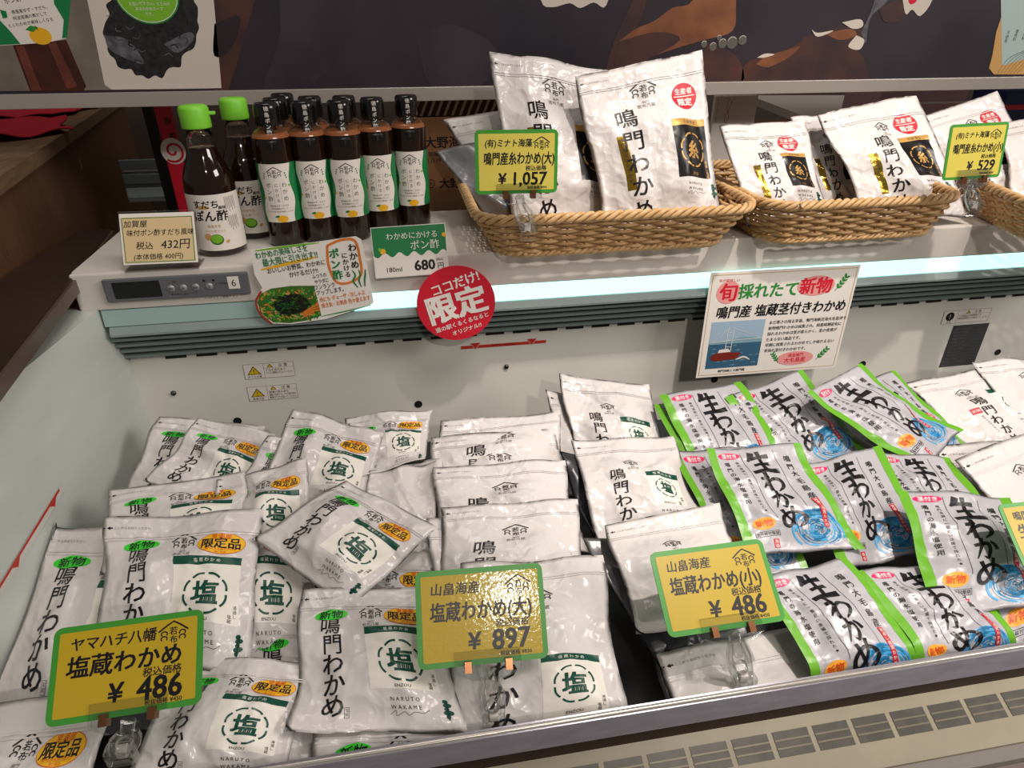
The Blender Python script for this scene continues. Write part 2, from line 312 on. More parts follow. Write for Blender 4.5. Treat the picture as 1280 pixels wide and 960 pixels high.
m = MB(); m.box(X0, X1, LIP_Y, LIP_Y+.006, .80, .9205, 'case_inner'); part(m, 'front_wall')
# left end: inner liner and dark handrail
m = MB(); m.hexa([(LINER(.34, .84), .34, .84), (LINER(1.0, .84), 1.0, .84), (X0-.05, 1.0, .84), (X0-.05, .34, .84), (LINER(.25, 1.164), .25, 1.164), (LINER(1.0, 1.136), 1.0, 1.136), (X0-.05, 1.0, 1.136), (X0-.05, .25, 1.164)], 'case_inner'); part(m, 'end_panel')
ra, rb = np.array([-.362, .30, 1.186]), np.array([-.464, 1.165, 1.186]); qa, qb = np.array([-.560, .30, 1.186]), np.array([-.514, 1.165, 1.186]); dz = np.array([0, 0, .022])
m = MB(); m.hexa([ra-dz, rb-dz, qb-dz, qa-dz, ra, rb, qb, qa], 'rail_brown'); hr = part(m, 'handrail')
e = np.array([.004, .0006, 0]); m = MB(); m.hexa([ra+e-dz*.9, rb+e-dz*.9, rb-dz*.9, ra-dz*.9, ra+e-dz*.12, rb+e-dz*.12, rb-dz*.12, ra-dz*.12], 'rail_edge'); part(m, 'handrail_edge', hr)
# front rail, vent deck, skirt
m = MB(); m.prism_x([(LIP_Y+.006, .9215), (LIP_Y+.006, .915), (LIP_Y-.004, .900), (LIP_Y-.009, .901), (LIP_Y-.001, .9185)], X0, X1, 'steel'); part(m, 'steel_rail')
m = MB(); m.tube([(X0, LIP_Y+.002, .9205), (X1, LIP_Y+.002, .9205)], .0023, 'steel_lip', 8); part(m, 'rail_lip')
m = MB(); m.prism_x([(LIP_Y-.004, .901), (LIP_Y-.004, .886), (LIP_Y-.0105, .886), (LIP_Y-.0085, .901)], X0, X1, 'brown_trim'); part(m, 'dark_trim')
DA, DB = np.array([LIP_Y-.008, .889]), np.array([LIP_Y-.062, .866])
m = MB(); m.prism_x([tuple(DA), tuple(DB), (DB[0], .80), (DA[0], .80)], X0, X1, 'deck_cream'); part(m, 'vent_deck')
dd = (DB-DA)/np.linalg.norm(DB-DA); dn = np.array([dd[1], -dd[0]]); dn = dn if dn[1] > 0 else -dn
def deck(x, s, h=0): q = DA+dd*s+dn*h; return (x, q[0], q[1])
for i in range(30):
    x = -.32+.0425*i
    m = MB(); m.hexa([deck(x, .014, .0), deck(x, .036, .0), deck(x+.037, .036, .0), deck(x+.037, .014, .0), deck(x, .014, .0006), deck(x, .036, .0006), deck(x+.037, .036, .0006), deck(x+.037, .014, .0006)], 'vent_dark')
    v = part(m, 'air_vent')
    for s in (.021, .028):
        b = MB(); b.hexa([deck(x, s, .0006), deck(x, s+.0016, .0006), deck(x+.037, s+.0016, .0006), deck(x+.037, s, .0006), deck(x, s, .0012), deck(x, s+.0016, .0012), deck(x+.037, s+.0016, .0012), deck(x+.037, s, .0012)], 'vent_bar'); part(b, 'vent_bar', v)
m = MB(); m.box(X0, X1, DB[0]-.013, DB[0], .80, DB[1]-.003, 'gasket'); part(m, 'gasket')
m = MB(); m.box(X0, X1, DB[0]-.16, DB[0]-.013, .74, DB[1]-.012, 'front_panel'); part(m, 'front_panel')
m = MB(); m.box(X0, X1, DB[0]-.10, 1.15, .02, .80, 'case_white'); part(m, 'case_base')

def art_into(mb, art, TL, ex, ey, n):
    for k, (V, Fs, K) in flat_map(art.parts(), TL, ex, ey, n).items():
        b = len(mb.V); mb.V += [tuple(v) for v in V]
        for f, key in zip(Fs, K): mb.F.append([b+i for i in f]); mb.K.append(key); mb.S.append(False)
def art_part(art, name, parent, TL, ex, ey, n, dy=0):
    w = Vector((0, 0, 0)); p = parent
    while p is not None: w += p.location; p = p.parent
    for k, (V, Fs, K) in flat_map(art.parts(), TL, ex, ey, n).items():
        keys = sorted(set(K)); o = link(name, make_mesh(name, V-np.array(w), Fs, keys, [keys.index(a) for a in K]), parent)
    return o
XR, DN, FR = (1, 0, 0), (0, 0, -1), (0, -1, 0)
# stickers on the case
def wall_sticker(px, py, w, h, lines, icon, hue=None):
    c = on_y(px, py, WALL_Y); A = Art(); A.rect(0, 0, w, h, 'label_white', 0)
    for a in ((0, 0, w, .5), (0, h-.5, w, h), (0, 0, .5, h), (w-.5, 0, w, h), (h*1.15, 0, h*1.15+.4, h), (h*1.15, h*.34, w, h*.34+.3)): A.rect(*a, 'ink_grey', 2)
    if icon == 'tri': A.poly([(h*.57, h*.14), (h*.98, h*.72), (h*.16, h*.72)], 'ink', 1); A.poly([(h*.57, h*.22), (h*.9, h*.68), (h*.24, h*.68)], 'warn_yellow', 2); A.text('!', h*.57, h*.5, h*.42, 'ink', 3)
    else: A.ell(h*.57, h*.45, h*.33, h*.33, 'ink', 1); A.text('!', h*.57, h*.45, h*.5, 'label_white', 3)
    A.text(lines[0], h*.57, h*.86, h*.17, 'ink', 2, fit=h*.95)
    cx = (w+h*1.15)/2; A.poly([(cx-h*.5, h*.05), (cx-h*.32, h*.3), (cx-h*.68, h*.3)], 'ink', 1); A.poly([(cx-h*.5, h*.1), (cx-h*.38, h*.28), (cx-h*.62, h*.28)], 'warn_yellow', 2); A.text('注 意', cx+h*.25, h*.18, h*.24, 'ink', 2)
    for i, t in enumerate(lines[1:]): A.text(t, h*1.25, h*(.47+.19*i), h*.17, 'ink', 2, align='l', fit=w-h*1.35)
    return art_part(A, 'warning_sticker', case, (c[0], WALL_Y-.0002, c[2]), XR, DN, FR)
wall_sticker(303, 456, 76, 26, ['ガラス注意', 'ケガの恐れあり', 'ガラスに衝撃を与えないでください'], 'tri')
wall_sticker(308, 484, 76, 26, ['感電注意', '感電の恐れあり', '機器の洗浄やランプの交換の時は', '電源プラグを抜いてください'], 'tri')
wall_sticker(1181, 389, 98, 26, ['注 意', 'この商品は冷蔵専用です', '取扱説明書を必ず確認してください'], 'dot')
c = on_y(1192, 407, WALL_Y); A = Art(); A.poly([(0, 0), (76, 0), (76, 88), (0, 88)], 'spec_plate', 0)
for i in range(12): A.rect(4, 4+7*i, 72, 4.4+7*i, 'grey_print', 1); A.text(['形式名', '電源', '冷媒', '電動機', '消費電力', '庫内温度'][i % 6]+' '+'100V 50/60Hz'[i % 5:], 6, 7.6+7*i, 4, 'ink_grey', 1, align='l')
art_part(A, 'spec_plate', case, (c[0], WALL_Y-.0002, c[2]), XR, DN, FR)
A = Art(); A.rect(0, 2.6, 142, 8, 'mark_red', 1)
for x in (24, 118): A.poly([(x-9.4, -2.4), (x+9.4, -2.4), (x, 10.6)], 'mark_white', 2); A.poly([(x-8, -1.6), (x+8, -1.6), (x, 9.4)], 'mark_red', 3)
A.text('SAFETY LOAD LINE', 70, 5.3, 4.6, 'ink', 2); c = on_y(576, 431, WALL_Y); art_part(A, 'load_line_sticker', case, (c[0], WALL_Y-.0002, c[2]), XR, DN, FR)
def on_liner(px, py):
    X = -.43
    for _ in range(12): q = on_x(px, py, X); X = LINER(q[1], q[2])
    return q
P0, P1 = on_liner(77, 612), on_liner(-4, 745); ey = (P1-P0); L = np.linalg.norm(ey); ey /= L; n = np.array([1, -.062, .012]); n -= ey*(n@ey); n /= np.linalg.norm(n); ex = np.cross(n, -ey)
A = Art(); A.rect(-4, 0, 7, L*1000, 'mark_white', 0); A.rect(3.2, 5, 6.6, L*1000, 'mark_red', 1)
for s in (.16, .74): A.poly([(-3.5, L*1000*s), (3.2, L*1000*s-9), (3.2, L*1000*s+7)], 'mark_red', 2)
art_part(A, 'load_line_sticker', case, P0+n*.001, ex, ey, n)
# thermostat panel on the fascia
cl = on_y(128, 349, FAS_Y); m = MB(); m.box(cl[0], cl[0]+.187, FAS_Y-.007, FAS_Y, 1.151, 1.1825, 'panel_grey', .0015); cp = part(m, 'control_panel')
m = MB(); m.box(cl[0]+.012, cl[0]+.072, FAS_Y-.0078, FAS_Y-.006, 1.1555, 1.1785, 'lcd', .0006); part(m, 'display_window', cp)
for i, x in enumerate((.085, .101, .117, .135)):
    m = MB(); m.lathe([(.0001, .0016), (.0042, .0014), (.005, 0)], (0, 0, 0), 'button', 20); m.V = [(cl[0]+x+a, FAS_Y-.007-c, 1.166+b) for a, b, c in m.V]; part(m, 'button', cp)
A = Art(); A.text('℃', 66, 23, 6, 'label_white'); A.text('▼DOWN・▲UP', 95, 25, 3, 'ink'); A.line([(108, 24.5), (117, 24.5), (117, 21)], .4, 'ink', smooth=False)
for x, s in ((85, '確認'), (101, '◎'), (117, '解除'), (135, '◎')): A.text(s, x, 16.5, 3.2, 'ink', 14)
A.rrect(85, 5.4, 97, 8.6, 1.2, 'ink_grey', 1); A.text('制御', 91, 7, 2.6, 'ink', 2); A.ell(129.5, 8, 1.7, 1.7, 'ink', 1); A.ell(142, 8, 1.7, 1.7, 'ink', 1); A.text('SANDEN', 153, 13, 3.2, 'ink')
A.rect(160, 4, 175, 22, 'label_white', 1); A.text('6', 167.5, 13, 14, 'ink'); A.rect(118, 32.5, 172, 38, 'label_white', -50); A.text('−5~20℃でご使用下さい', 145, 35.2, 4.4, 'ink', -46)
art_part(A, 'panel_print', cp, (cl[0], FAS_Y-.0072, 1.1825), XR, DN, FR)

# wooden cabinet on the left with cloth
wa, wb = np.array([-.545, 1.0, 1.29]), on_z(158, 115, 1.29)
wa = wb+(wa-wb)*1.12; wc = tag(empty('wooden_cabinet', (-.9, 1.3, 0)), 'brown wooden cabinet beyond the dark handrail, its open ledge carrying red cloth', 'cabinet')
bpy.context.view_layer.update()
lx = np.array([-.7, 0, 0]); z0 = np.array([0, 0, -1.29]); m = MB(); t = np.array([0, 0, -.022])
m.hexa([wa+t, wb+t, wb+lx+t, wa+lx+t, wa, wb, wb+lx, wa+lx], 'wood_top'); part(m, 'ledge', wc)
sx = np.array([-.008, 0, 0]); we = wb.copy(); we[:] = wa+(wb-wa)*.97
m = MB(); m.hexa([wa+z0, we+z0, we+z0+lx, wa+z0+lx, wa+t+sx, we+t+sx, we+t+lx, wa+t+lx], 'wood_brown'); part(m, 'side_panel', wc)
A = Art(); A.poly([(0, 0), (3, -14), (8, -22), (7, -6), (2, 2)], 'silver_tag', 1); u = (wb-wa)/np.linalg.norm(wb-wa); q = wa+(we-wa)*.50+np.array([0, 0, -.075]); art_part(A, 'tape_scrap', wc, q+np.array([.0005, 0, 0]), u, (0, 0, -1), np.cross(u, (0, 0, 1)))
rnd = random.Random(4)
def cloth(name, px, z, label, seed, amp=.012):
    g = np.random.RandomState(seed); nu, nv = 34, 26; C4 = [on_z(x, y, z) for x, y in px]; ph = g.rand(8)*6.28
    V = []; Fs = []
    for j in range(nv+1):
        for i in range(nu+1):
            u, v = i/nu, j/nv; p = (C4[0]*(1-u)+C4[1]*u)*(1-v)+(C4[3]*(1-u)+C4[2]*u)*v
            h = sum(math.sin(u*(5+2.4*k)+v*(3+1.7*k*(k % 3))+ph[k])/(1.4+k) for k in range(6)); p = p+np.array([.010*math.sin(v*9+ph[6])*(u), .008*math.sin(u*11+ph[7]), .004+amp*abs(h)]); V.append(p)
    nw = nu+1; n = len(V); V += [p-np.array([0, 0, .0025]) for p in V]
    for j in range(nv):
        for i in range(nu): a = j*nw+i; Fs += [(a+nw, a+nw+1, a+1, a), (n+a, n+a+1, n+a+nw+1, n+a+nw)]
    rim = [i for i in range(nw)]+[j*nw+nu for j in range(1, nv+1)]+[nv*nw+i for i in range(nu-1, -1, -1)]+[j*nw for j in range(nv-1, 0, -1)]
    for a, b in zip(rim, rim[1:]+rim[:1]): Fs.append((a, b, n+b, n+a))
    o = link(name, make_mesh(name, np.array(V)-C4[0], Fs, ['red_cloth'], [0]*len(Fs), True)); o.location = C4[0]; return tag(o, label, 'cloth')
cloth('red_cloth', [(-90, 137), (128, 134), (68, 148), (-90, 151)], 1.291, 'dark red cloth spread along the back of the wooden ledge at far left', 2, .006)
cloth('red_cloth', [(-120, 152), (76, 154), (84, 166), (-120, 194)], 1.291, 'crumpled dark red cloth folded at the front edge of the wooden ledge', 5, .010)
# ---------------------------------------------------------------- poster board above the shelf
PY = 1.22
pb = tag(empty('poster_board', (.4, PY, 1.37)), 'wide printed board of dark seaweed hanging above the shelf, grey rail along its lower edge', 'poster'); bpy.context.view_layer.update()
m = MB(); m.box(-.95, 1.75, PY-.004, PY+.014, 1.364, 1.3855, 'poster_trim', .001); part(m, 'bottom_rail', pb)
ORG = on_y(0, 0, PY)
def pp(*q): return [((lambda r: ((r[0]-ORG[0])*1000, (ORG[2]-r[2])*1000))(on_y(x, y, PY))) for x, y in q]
A = Art()
def bx(k, lev, *q):
    P = pp(*q)
    if k.startswith(('kelp', 'weed_print', 'glint')) and len(P) > 3 and len(P) < 60: P = [tuple(p) for p in smooth_path(P+[P[0]], 4)[:-1]]
    return A.poly(P, k, lev)
bx('sand_print', 1, (-200, -150), (268, -150), (268, 111), (-200, 116))
bx('kelp', 1, (268, -60), (330, -60), (310, 30), (285, 112), (268, 112)); bx('kelp_dark', 2, (268, 30), (300, 20), (290, 60), (268, 70)); bx('kelp_purple', 1, (340, -90), (480, -90), (430, 60), (380, 110), (330, 110), (350, 40))
bx('kelp_purple', 1, (520, 50), (560, 30), (620, 60), (600, 108), (540, 108)); bx('kelp_light', 1, (640, -150), (676, -150), (668, -20), (648, -30)); bx('kelp', 1, (752, 105), (768, 50), (790, 0), (800, -60), (815, -60), (806, 10), (782, 60), (768, 105))
bx('glint', 2, (672, -60), (676, 0), (690, 9), (712, 4), (725, 10), (742, 3), (758, 6), (766, -60))
bx('kelp_light', 2, (773, 52), (795, 36), (818, 26), (840, 10), (866, 0), (880, -60), (925, -60), (920, 0), (916, 38), (880, 50), (840, 62), (800, 78), (775, 104), (770, 80))
bx('kelp', 3, (773, 52), (820, 40), (850, 50), (800, 80), (772, 104), (768, 80)); bx('kelp', 2, (885, 55), (920, 70), (926, 104), (860, 104))
for x, y, r in ((880, 55, 5), (891, 58, 6), (903, 54, 7), (915, 53, 9), (928, 50, 7), (899, 47, 4)):
    q = pp((x, y))[0]; A.ell(q[0], q[1], r*1.12, r*1.12, 'bubble', 3); A.arc(q[0], q[1], r*.95, r*.95, 200, 320, .9, 'glint', 4)
bx('kelp', 2, (926, 103), (930, 82), (948, 72), (975, 66), (998, 54), (1005, 46), (1020, 44), (1040, 35), (1066, 34), (1078, 40), (1070, 60), (1080, 75), (1072, 102))
bx('kelp_light', 3, (945, 80), (958, 70), (985, 62), (1000, 58), (985, 72), (960, 84)); bx('kelp_light', 3, (1030, 42), (1062, 36), (1070, 44), (1050, 50))
bx('glint', 4, (946, 72), (956, 67), (968, 68), (955, 72)); bx('glint', 4, (1052, 28), (1075, 24), (1078, 33), (1066, 36)); bx('glint', 4, (1070, 44), (1080, 50), (1074, 62), (1060, 58)); bx('glint', 4, (1014, 37), (1022, 41), (1042, 38), (1022, 46))
bx('weed_print_light', 3, (1076, 40), (1090, 10), (1105, -40), (1130, -40), (1110, 0), (1088, 22), (1082, 54))
bx('kelp', 2, (1098, 10), (1126, 0), (1130, 20), (1118, 28), (1104, 26)); bx('glint', 3, (1128, 0), (1130, -40), (1172, -40), (1165, 0), (1150, 20), (1140, 12), (1132, 18))
q = pp((1141, -2))[0]; A.ell(q[0], q[1], 9, 9, 'pop_red', 4)
bx('straw_print', 2, (1240, 70), (1236, 85), (1242, 93), (1330, 93), (1330, -60), (1262, -60), (1255, 10), (1245, 40))
for i in range(7): A.line(pp((1246+4*i, 92), (1262+5*i, 72), (1290+4*i, 60)), .9, 'straw_print_dark', 3)
bx('tea_print', 3, (1250, -40), (1330, -60), (1330, 60), (1252, 82)); q = pp((1282, 38), (1271, 39), (1260, 41)); 
for (x, y), t in zip(q, ('保存料', '着色料', '不使用')): A.vtext(t, x, y, 7, 'ink', 4, .95)
# bottle printed at the far left
bx('bottle_print', 2, (16, 56), (83, 50), (108, 108), (104, 114), (38, 114)); bx('bottle_print_light', 3, (20, 58), (30, 57), (52, 113), (40, 113)); bx('bottle_print_light', 3, (60, 54), (70, 53), (97, 108), (84, 111))
bx('label_white', 3, (-40, -60), (62, -60), (80, 20), (83, 48), (60, 53), (20, 56), (-60, 60)); bx('pop_green', 4, (62, -60), (95, -60), (84, 47), (78, 48), (80, 25), (68, 5)); bx('pop_green', 4, (-40, 10), (0, 25), (14, 40), (26, 55), (8, 56), (-40, 58)); bx('pop_green', 4, (0, 12), (8, 14), (10, 22), (4, 23))
q = pp((51, 45))[0]; A.ell(q[0], q[1], 15, 11.5, 'yuzu', 4); bx('leaf_green', 5, (32, 37), (38, 32), (48, 34), (42, 40)); A.line(pp((44, 32), (48, 38)), .9, 'ink', 5)
for i, t in enumerate(('徳島産ゆず・すだち、', '阿波尾鶏の煮だして', 'とくわかめが美味しくなる')): q = pp((37+i, 12+i*8))[0]; A.text(t, q[0], q[1], 5.4, 'ink', 5, rot=-8)
A.text('ポン酢', *pp((16, 0))[0], 8, 'ink', 5, rot=-10)
# pouch printed beside it
bx('pack_print', 2, (97, -60), (262, -60), (277, 110), (140, 112), (131, 106))
rr = random.Random(3); cx, cy = 186, 30; P = []
for i in range(46): a = 2*math.pi*i/46; k = 1+rr.uniform(-.09, .06); P.append((cx+60*k*math.cos(a)+4, cy+66*k*math.sin(a)-4*math.cos(a)))
bx('weed_print', 3, *P)
for i in range(60): a = rr.uniform(0, 6.28); r = rr.uniform(.15, .9); x, y = cx+56*r*math.cos(a), cy+60*r*math.sin(a); b = rr.uniform(0, 6.28); A.line(pp((x, y), (x+6*math.cos(b), y+5*math.sin(b)), (x+11*math.cos(b+.7), y+9*math.sin(b+.7))), rr.uniform(.5, 1.6), rr.choice(['weed_print_light', 'ink', 'ink', 'kelp_dark']), 4)
bx('weed_print_light', 4, (205, 55), (236, 40), (242, 50), (222, 66)); bx('weed_print_light', 4, (130, 44), (160, 50), (180, 80), (140, 64))
q = pp((183, -8))[0]; A.ell(q[0], q[1], 45, 40, 'leaf_green', 5); A.ell(q[0], q[1], 43, 38, 'label_white', 6); A.ell(q[0], q[1], 42, 37, 'lime', 7)
for i, t in enumerate(('を楽しめる乾燥', 'を注いで下さい。とろみの', 'あるわかめスープ', 'です。')): x, y = pp((187, -2+i*6.5))[0]; A.text(t, x, y, 5.4, 'label_white', 8, sx=.9)
m = MB(); m.box(-.95, 1.75, PY, PY+.006, 1.385, 1.80, 'poster'); art_into(m, A, ORG+np.array([0, -.0001, 0]), XR, DN, FR); part(m, 'printed_panel', pb)

# ---------------------------------------------------------------- things behind the shelf
m = MB(); m.box(-.42, 1.9, 1.19, 1.75, 1.10, 1.125, 'wood_top', .003); m.box(-.40, 1.85, 1.22, 1.7, .02, 1.10, 'wood_brown'); tag(m.build('rear_counter', None, (.5, 1.45, 0)), 'low brown counter standing behind the display case', 'counter')
def carton(px0, px1, py0, Y, zb, d, label, art):
    a, b = on_y(px0, py0, Y), on_y(px1, py0, Y); t = tag(empty('cardboard_box', ((a[0]+b[0])/2, Y+d/2, zb)), label, 'box'); bpy.context.view_layer.update()
    m = MB(); m.box(a[0], b[0], Y, Y+d, zb, a[2], 'card_box', .002); part(m, 'carton', t)
    m = MB(); m.box(a[0], b[0], Y-.0012, Y, zb+.004, zb+.012, 'box_edge'); part(m, 'seam', t)
    art_part(art, 'printed_text', t, (a[0], Y, a[2]), XR, DN, FR); return t, a, b
A = Art(); A.text('大野海', 62, 42, 22, 'ink', bold=.02, align='c'); A.text('期限', 44, 62, 9, 'ink'); A.text('22.12.19', 42, 73, 9, 'ink'); A.text('50', 92, 75, 26, 'ink', bold=.015); A.ell(36, 115, 8, 8, 'ink', 1); A.ell(36, 115, 6.4, 6.4, 'card_box', 2); A.text('漁', 36, 115, 8, 'ink', 3); A.text('大野海', 82, 115, 20, 'ink', bold=.02)
_, a, b = carton(508, 640, 148, 1.27, 1.1255, .22, 'brown cardboard box with black brush lettering behind the last black-capped bottle', A)
m = MB(); x0, x1, zt = a[0]+.01, b[0]-.005, a[2]
m.box(x0, x1, 1.28, 1.46, zt+.0005, zt+.03, 'stripe_brown', .004)
for i in range(14): m.hexa([(x0+.014*i, 1.2785, zt+.002), (x0+.014*i+.005, 1.2785, zt+.002), (x0+.014*i+.005, 1.2805, zt+.002), (x0+.014*i, 1.2805, zt+.002), (x0+.014*i+.012, 1.2785, zt+.028), (x0+.014*i+.017, 1.2785, zt+.028), (x0+.014*i+.017, 1.2805, zt+.028), (x0+.014*i+.012, 1.2805, zt+.028)], 'stripe_white')
tag(m.build('striped_package', None, ((x0+x1)/2, 1.37, zt)), 'flat brown and cream striped package lying on top of the cardboard box', 'package')
# upright black frame with a red packet behind the green-capped bottles
a, b = on_y(181, 134, 1.42), on_y(228, 275, 1.42)
m = MB(); m.hexa([(b[0]-.022, 1.42, 1.125), (b[0]+.002, 1.42, 1.125), (b[0]+.002, 1.46, 1.125), (b[0]-.022, 1.46, 1.125), (a[0]-.006, 1.42, 1.36), (a[0]+.010, 1.42, 1.36), (a[0]+.010, 1.46, 1.36), (a[0]-.006, 1.46, 1.36)], 'black_frame'); m.box(a[0]-.03, a[0]+.02, 1.43, 1.45, 1.36, 1.375, 'black_frame'); m.box(b[0]-.06, b[0]+.05, 1.42, 1.52, 1.125, 1.131, 'black_frame')
tag(m.build('black_stand', None, (b[0], 1.44, 1.125)), 'slim black upright stand between the wooden cabinet and the green-capped bottles', 'stand')
a, b = on_y(191, 134, 1.40), on_y(232, 216, 1.40); A = Art(); w, h = (b[0]-a[0])*1000, (a[2]-b[2])*1000
A.text('歩', w*.66, h*.2, 15, 'ink', bold=.02); A.text('め', w*.75, h*.42, 13, 'ink', bold=.02); sp = [(w*.56+(3+t*2.05)*math.cos(t), h*.66+(3+t*2.05)*math.sin(t)) for t in np.linspace(0, 8.6, 50)]; A.ell(w*.56, h*.66, 22, 24, 'label_white', 1); A.line(sp, 4.2, 'pop_red', 2, smooth=False)
t = tag(empty('red_packet', ((a[0]+b[0])/2, 1.40, 1.131)), 'red packet with a white spiral standing behind the left green-capped bottle', 'packet'); bpy.context.view_layer.update()
m = MB(); m.box(a[0], b[0], 1.402, 1.408, 1.131, 1.375, 'pop_red', .002); part(m, 'pouch', t); art_part(A, 'printed_face', t, (a[0], 1.4015, a[2]), XR, DN, FR)
m = MB(); a = on_y(150, 215, 1.6); m.box(a[0], a[0]+.10, 1.60, 1.68, 1.125, a[2], 'grey_metal', .004)
for k in range(3): m.box(a[0]+.003, a[0]+.097, 1.596, 1.60, 1.135+.03*k, 1.157+.03*k, 'case_grey', .002)
tag(m.build('grey_drawer_unit', None, (a[0]+.05, 1.64, 1.125)), 'small grey drawer unit in the dark gap beside the wooden cabinet', 'drawer unit')
a, b = on_y(560, 132, 1.52), on_y(560, 190, 1.52)
# right-hand background under the board
a, b, c, d = on_z(936, 119, 1.27), on_z(1062, 119, 1.27), on_z(1062, 141, 1.27), on_z(1010, 147, 1.27); t = np.array([0, 0, .02])
m = MB(); m.hexa([d-t, c-t, b-t, a-t, d, c, b, a], 'white_tray'); m.box(.75, 1.05, 1.45, 1.7, 1.125, 1.248, 'card_box'); tag(m.build('white_tray', None, (.85, 1.55, 1.125)), 'white tray on a carton behind the right-hand basket, below the poster', 'tray')
a, b = on_y(1106, 100, 1.42), on_y(1205, 137, 1.42); m = MB(); m.box(a[0], b[0], 1.42, 1.55, 1.125, a[2], 'pink_box', .004); m.box(a[0]-.002, b[0]+.002, 1.416, 1.42, a[2]-.05, a[2]-.046, 'white_tray'); tag(m.build('pink_box', None, ((a[0]+b[0])/2, 1.48, 1.125)), 'dusty pink box behind the tilted bags in the right-hand basket', 'box')
a, b = on_y(895, 120, 1.34), on_y(934, 154, 1.34); A = Art(); A.line([(30, 4), (27, 22), (33, 40), (29, 52), (24, 40), (32, 26), (36, 8)], .9, 'ink_red', 1); A.rect(6, 3, 6.6, 50, 'ink_grey', 1)
t = tag(empty('notice_sheet', ((a[0]+b[0])/2, 1.35, 1.125)), 'pale sheet with a red scribble behind the big front bag in the basket', 'sheet'); bpy.context.view_layer.update(); m = MB(); m.box(a[0], b[0]+.015, 1.34, 1.35, 1.125, a[2], 'paper_white', .001); part(m, 'board', t); art_part(A, 'pen_marks', t, (a[0], 1.34, a[2]), XR, DN, FR)
a = on_y(1262, 112, 1.4); m = MB(); m.box(a[0], a[0]+.09, 1.40, 1.5, 1.125, 1.34, 'navy', .004); m.box(a[0]-.001, a[0]+.091, 1.398, 1.40, 1.30, 1.31, 'pop_red'); tag(m.build('navy_box', None, (a[0]+.045, 1.45, 1.125)), 'dark blue box at the far right under the end of the poster', 'box')

# ---------------------------------------------------------------- bottles
def cyl_map(parts, r, z_top, a0, rf=None):          # artwork wrapped round an upright cylinder; x = 0 faces a0
    out = {}
    for p, (V, lev, Fs, K) in parts.items():
        t = a0+V[:, 0]/1000/r; z_ = z_top-V[:, 1]/1000; rr = (r if rf is None else rf(z_))+.0003+.00012*lev
        out[p] = (np.stack([rr*np.cos(t), rr*np.sin(t), z_top-V[:, 1]/1000], 1), Fs, K)
    return out
def logo(A, x, y, s, k='ink', lev=2, part=''):      # gabled roof over two characters with curls at both sides
    A.line([(x-.62*s, y-.12*s), (x-.25*s, y-.38*s), (x, y-.52*s), (x+.25*s, y-.38*s), (x+.62*s, y-.12*s)], .07*s, k, lev, part, smooth=False)
    A.text('若', x, y-.12*s, .36*s, k, lev, .015, part); A.text('布', x+.02*s, y+.24*s, .34*s, k, lev, .015, part)
    for q in (-1, 1):
        for j in (0, 1): A.arc(x+q*.38*s, y-.02*s+.2*s*j, .13*s, .1*s, 140 if q > 0 else 40, 410 if q > 0 else -230, .055*s, k, lev, part, 8)
AB = Art(); R1_ = .0265; wv = lambda y, q: 22+2.6*math.sin(y/8.5+q)
ys_ = np.linspace(0, 82, 34); AB.poly([(-wv(y, 0), y) for y in ys_]+[(wv(y, 2), y) for y in ys_[::-1]], 'label_white', 2); AB.rect(-42, 0, 42, 82, 'pop_green', 0)
logo(AB, 0, 13, 17, 'ink', 3)
for x, t in ((-10.5, 'ポン酢'), (0, 'にかける'), (11, 'わかめ')): AB.vtext(t, x, 29, 7.6 if x else 5.4, 'ink', 3, 1.25 if x else 1.32)
for x in (-5, 5.4): AB.rect(x-.12, 25, x+.12, 54, 'ink_grey', 3)
for q in (-1, 1):
    for j in range(3): AB.ell(q*(14+j*.8), 13+j*3, 1.5, .8, 'pop_green', 3, rot=q*-50)
for i, t in enumerate(('徳島産ゆず・すだち', '阿波尾鶏のだしで', 'もっとわかめが美味しくなる')): AB.text(t, 0, 58+i*4.2, 2.9, 'ink', 3)
AB.ell(2, 77, 7.5, 5, 'yuzu', 3); AB.ell(-5, 73.5, 3.2, 1.5, 'pop_green', 4, rot=-15); AB.ell(18, 30, 1.6, 1.6, 'lime', 3); AB.ell(-19, 47, 1.6, 1.6, 'yuzu', 3)
AS = Art(); AS.rect(-5, 0, 5, 58, 'ink_black_panel', 0); AS.vtext('徳島ポン酢', 0, 5.5, 6.6, 'label_white', 2, 1.16, .01); AS.vtext('よく振ってください', 0, 41, 1.6, 'ink_grey', 2)
def cutcyl(A): return cut(A.parts(), np.linspace(-60, 60, 49), [-1, 200])
AB_c, AS_c = cutcyl(AB), cut(AS.parts(), np.linspace(-60, 60, 49), [-1]+list(np.linspace(20, 60, 14))+[200])
def wrap(parts, name, r, zt, a0, parent, rf=None):
    for k, (V, Fs, K) in cyl_map(parts, r, zt, a0, rf).items():
        keys = sorted(set(K)); return link(name, make_mesh(name, V, Fs, keys, [keys.index(a) for a in K], True), parent)
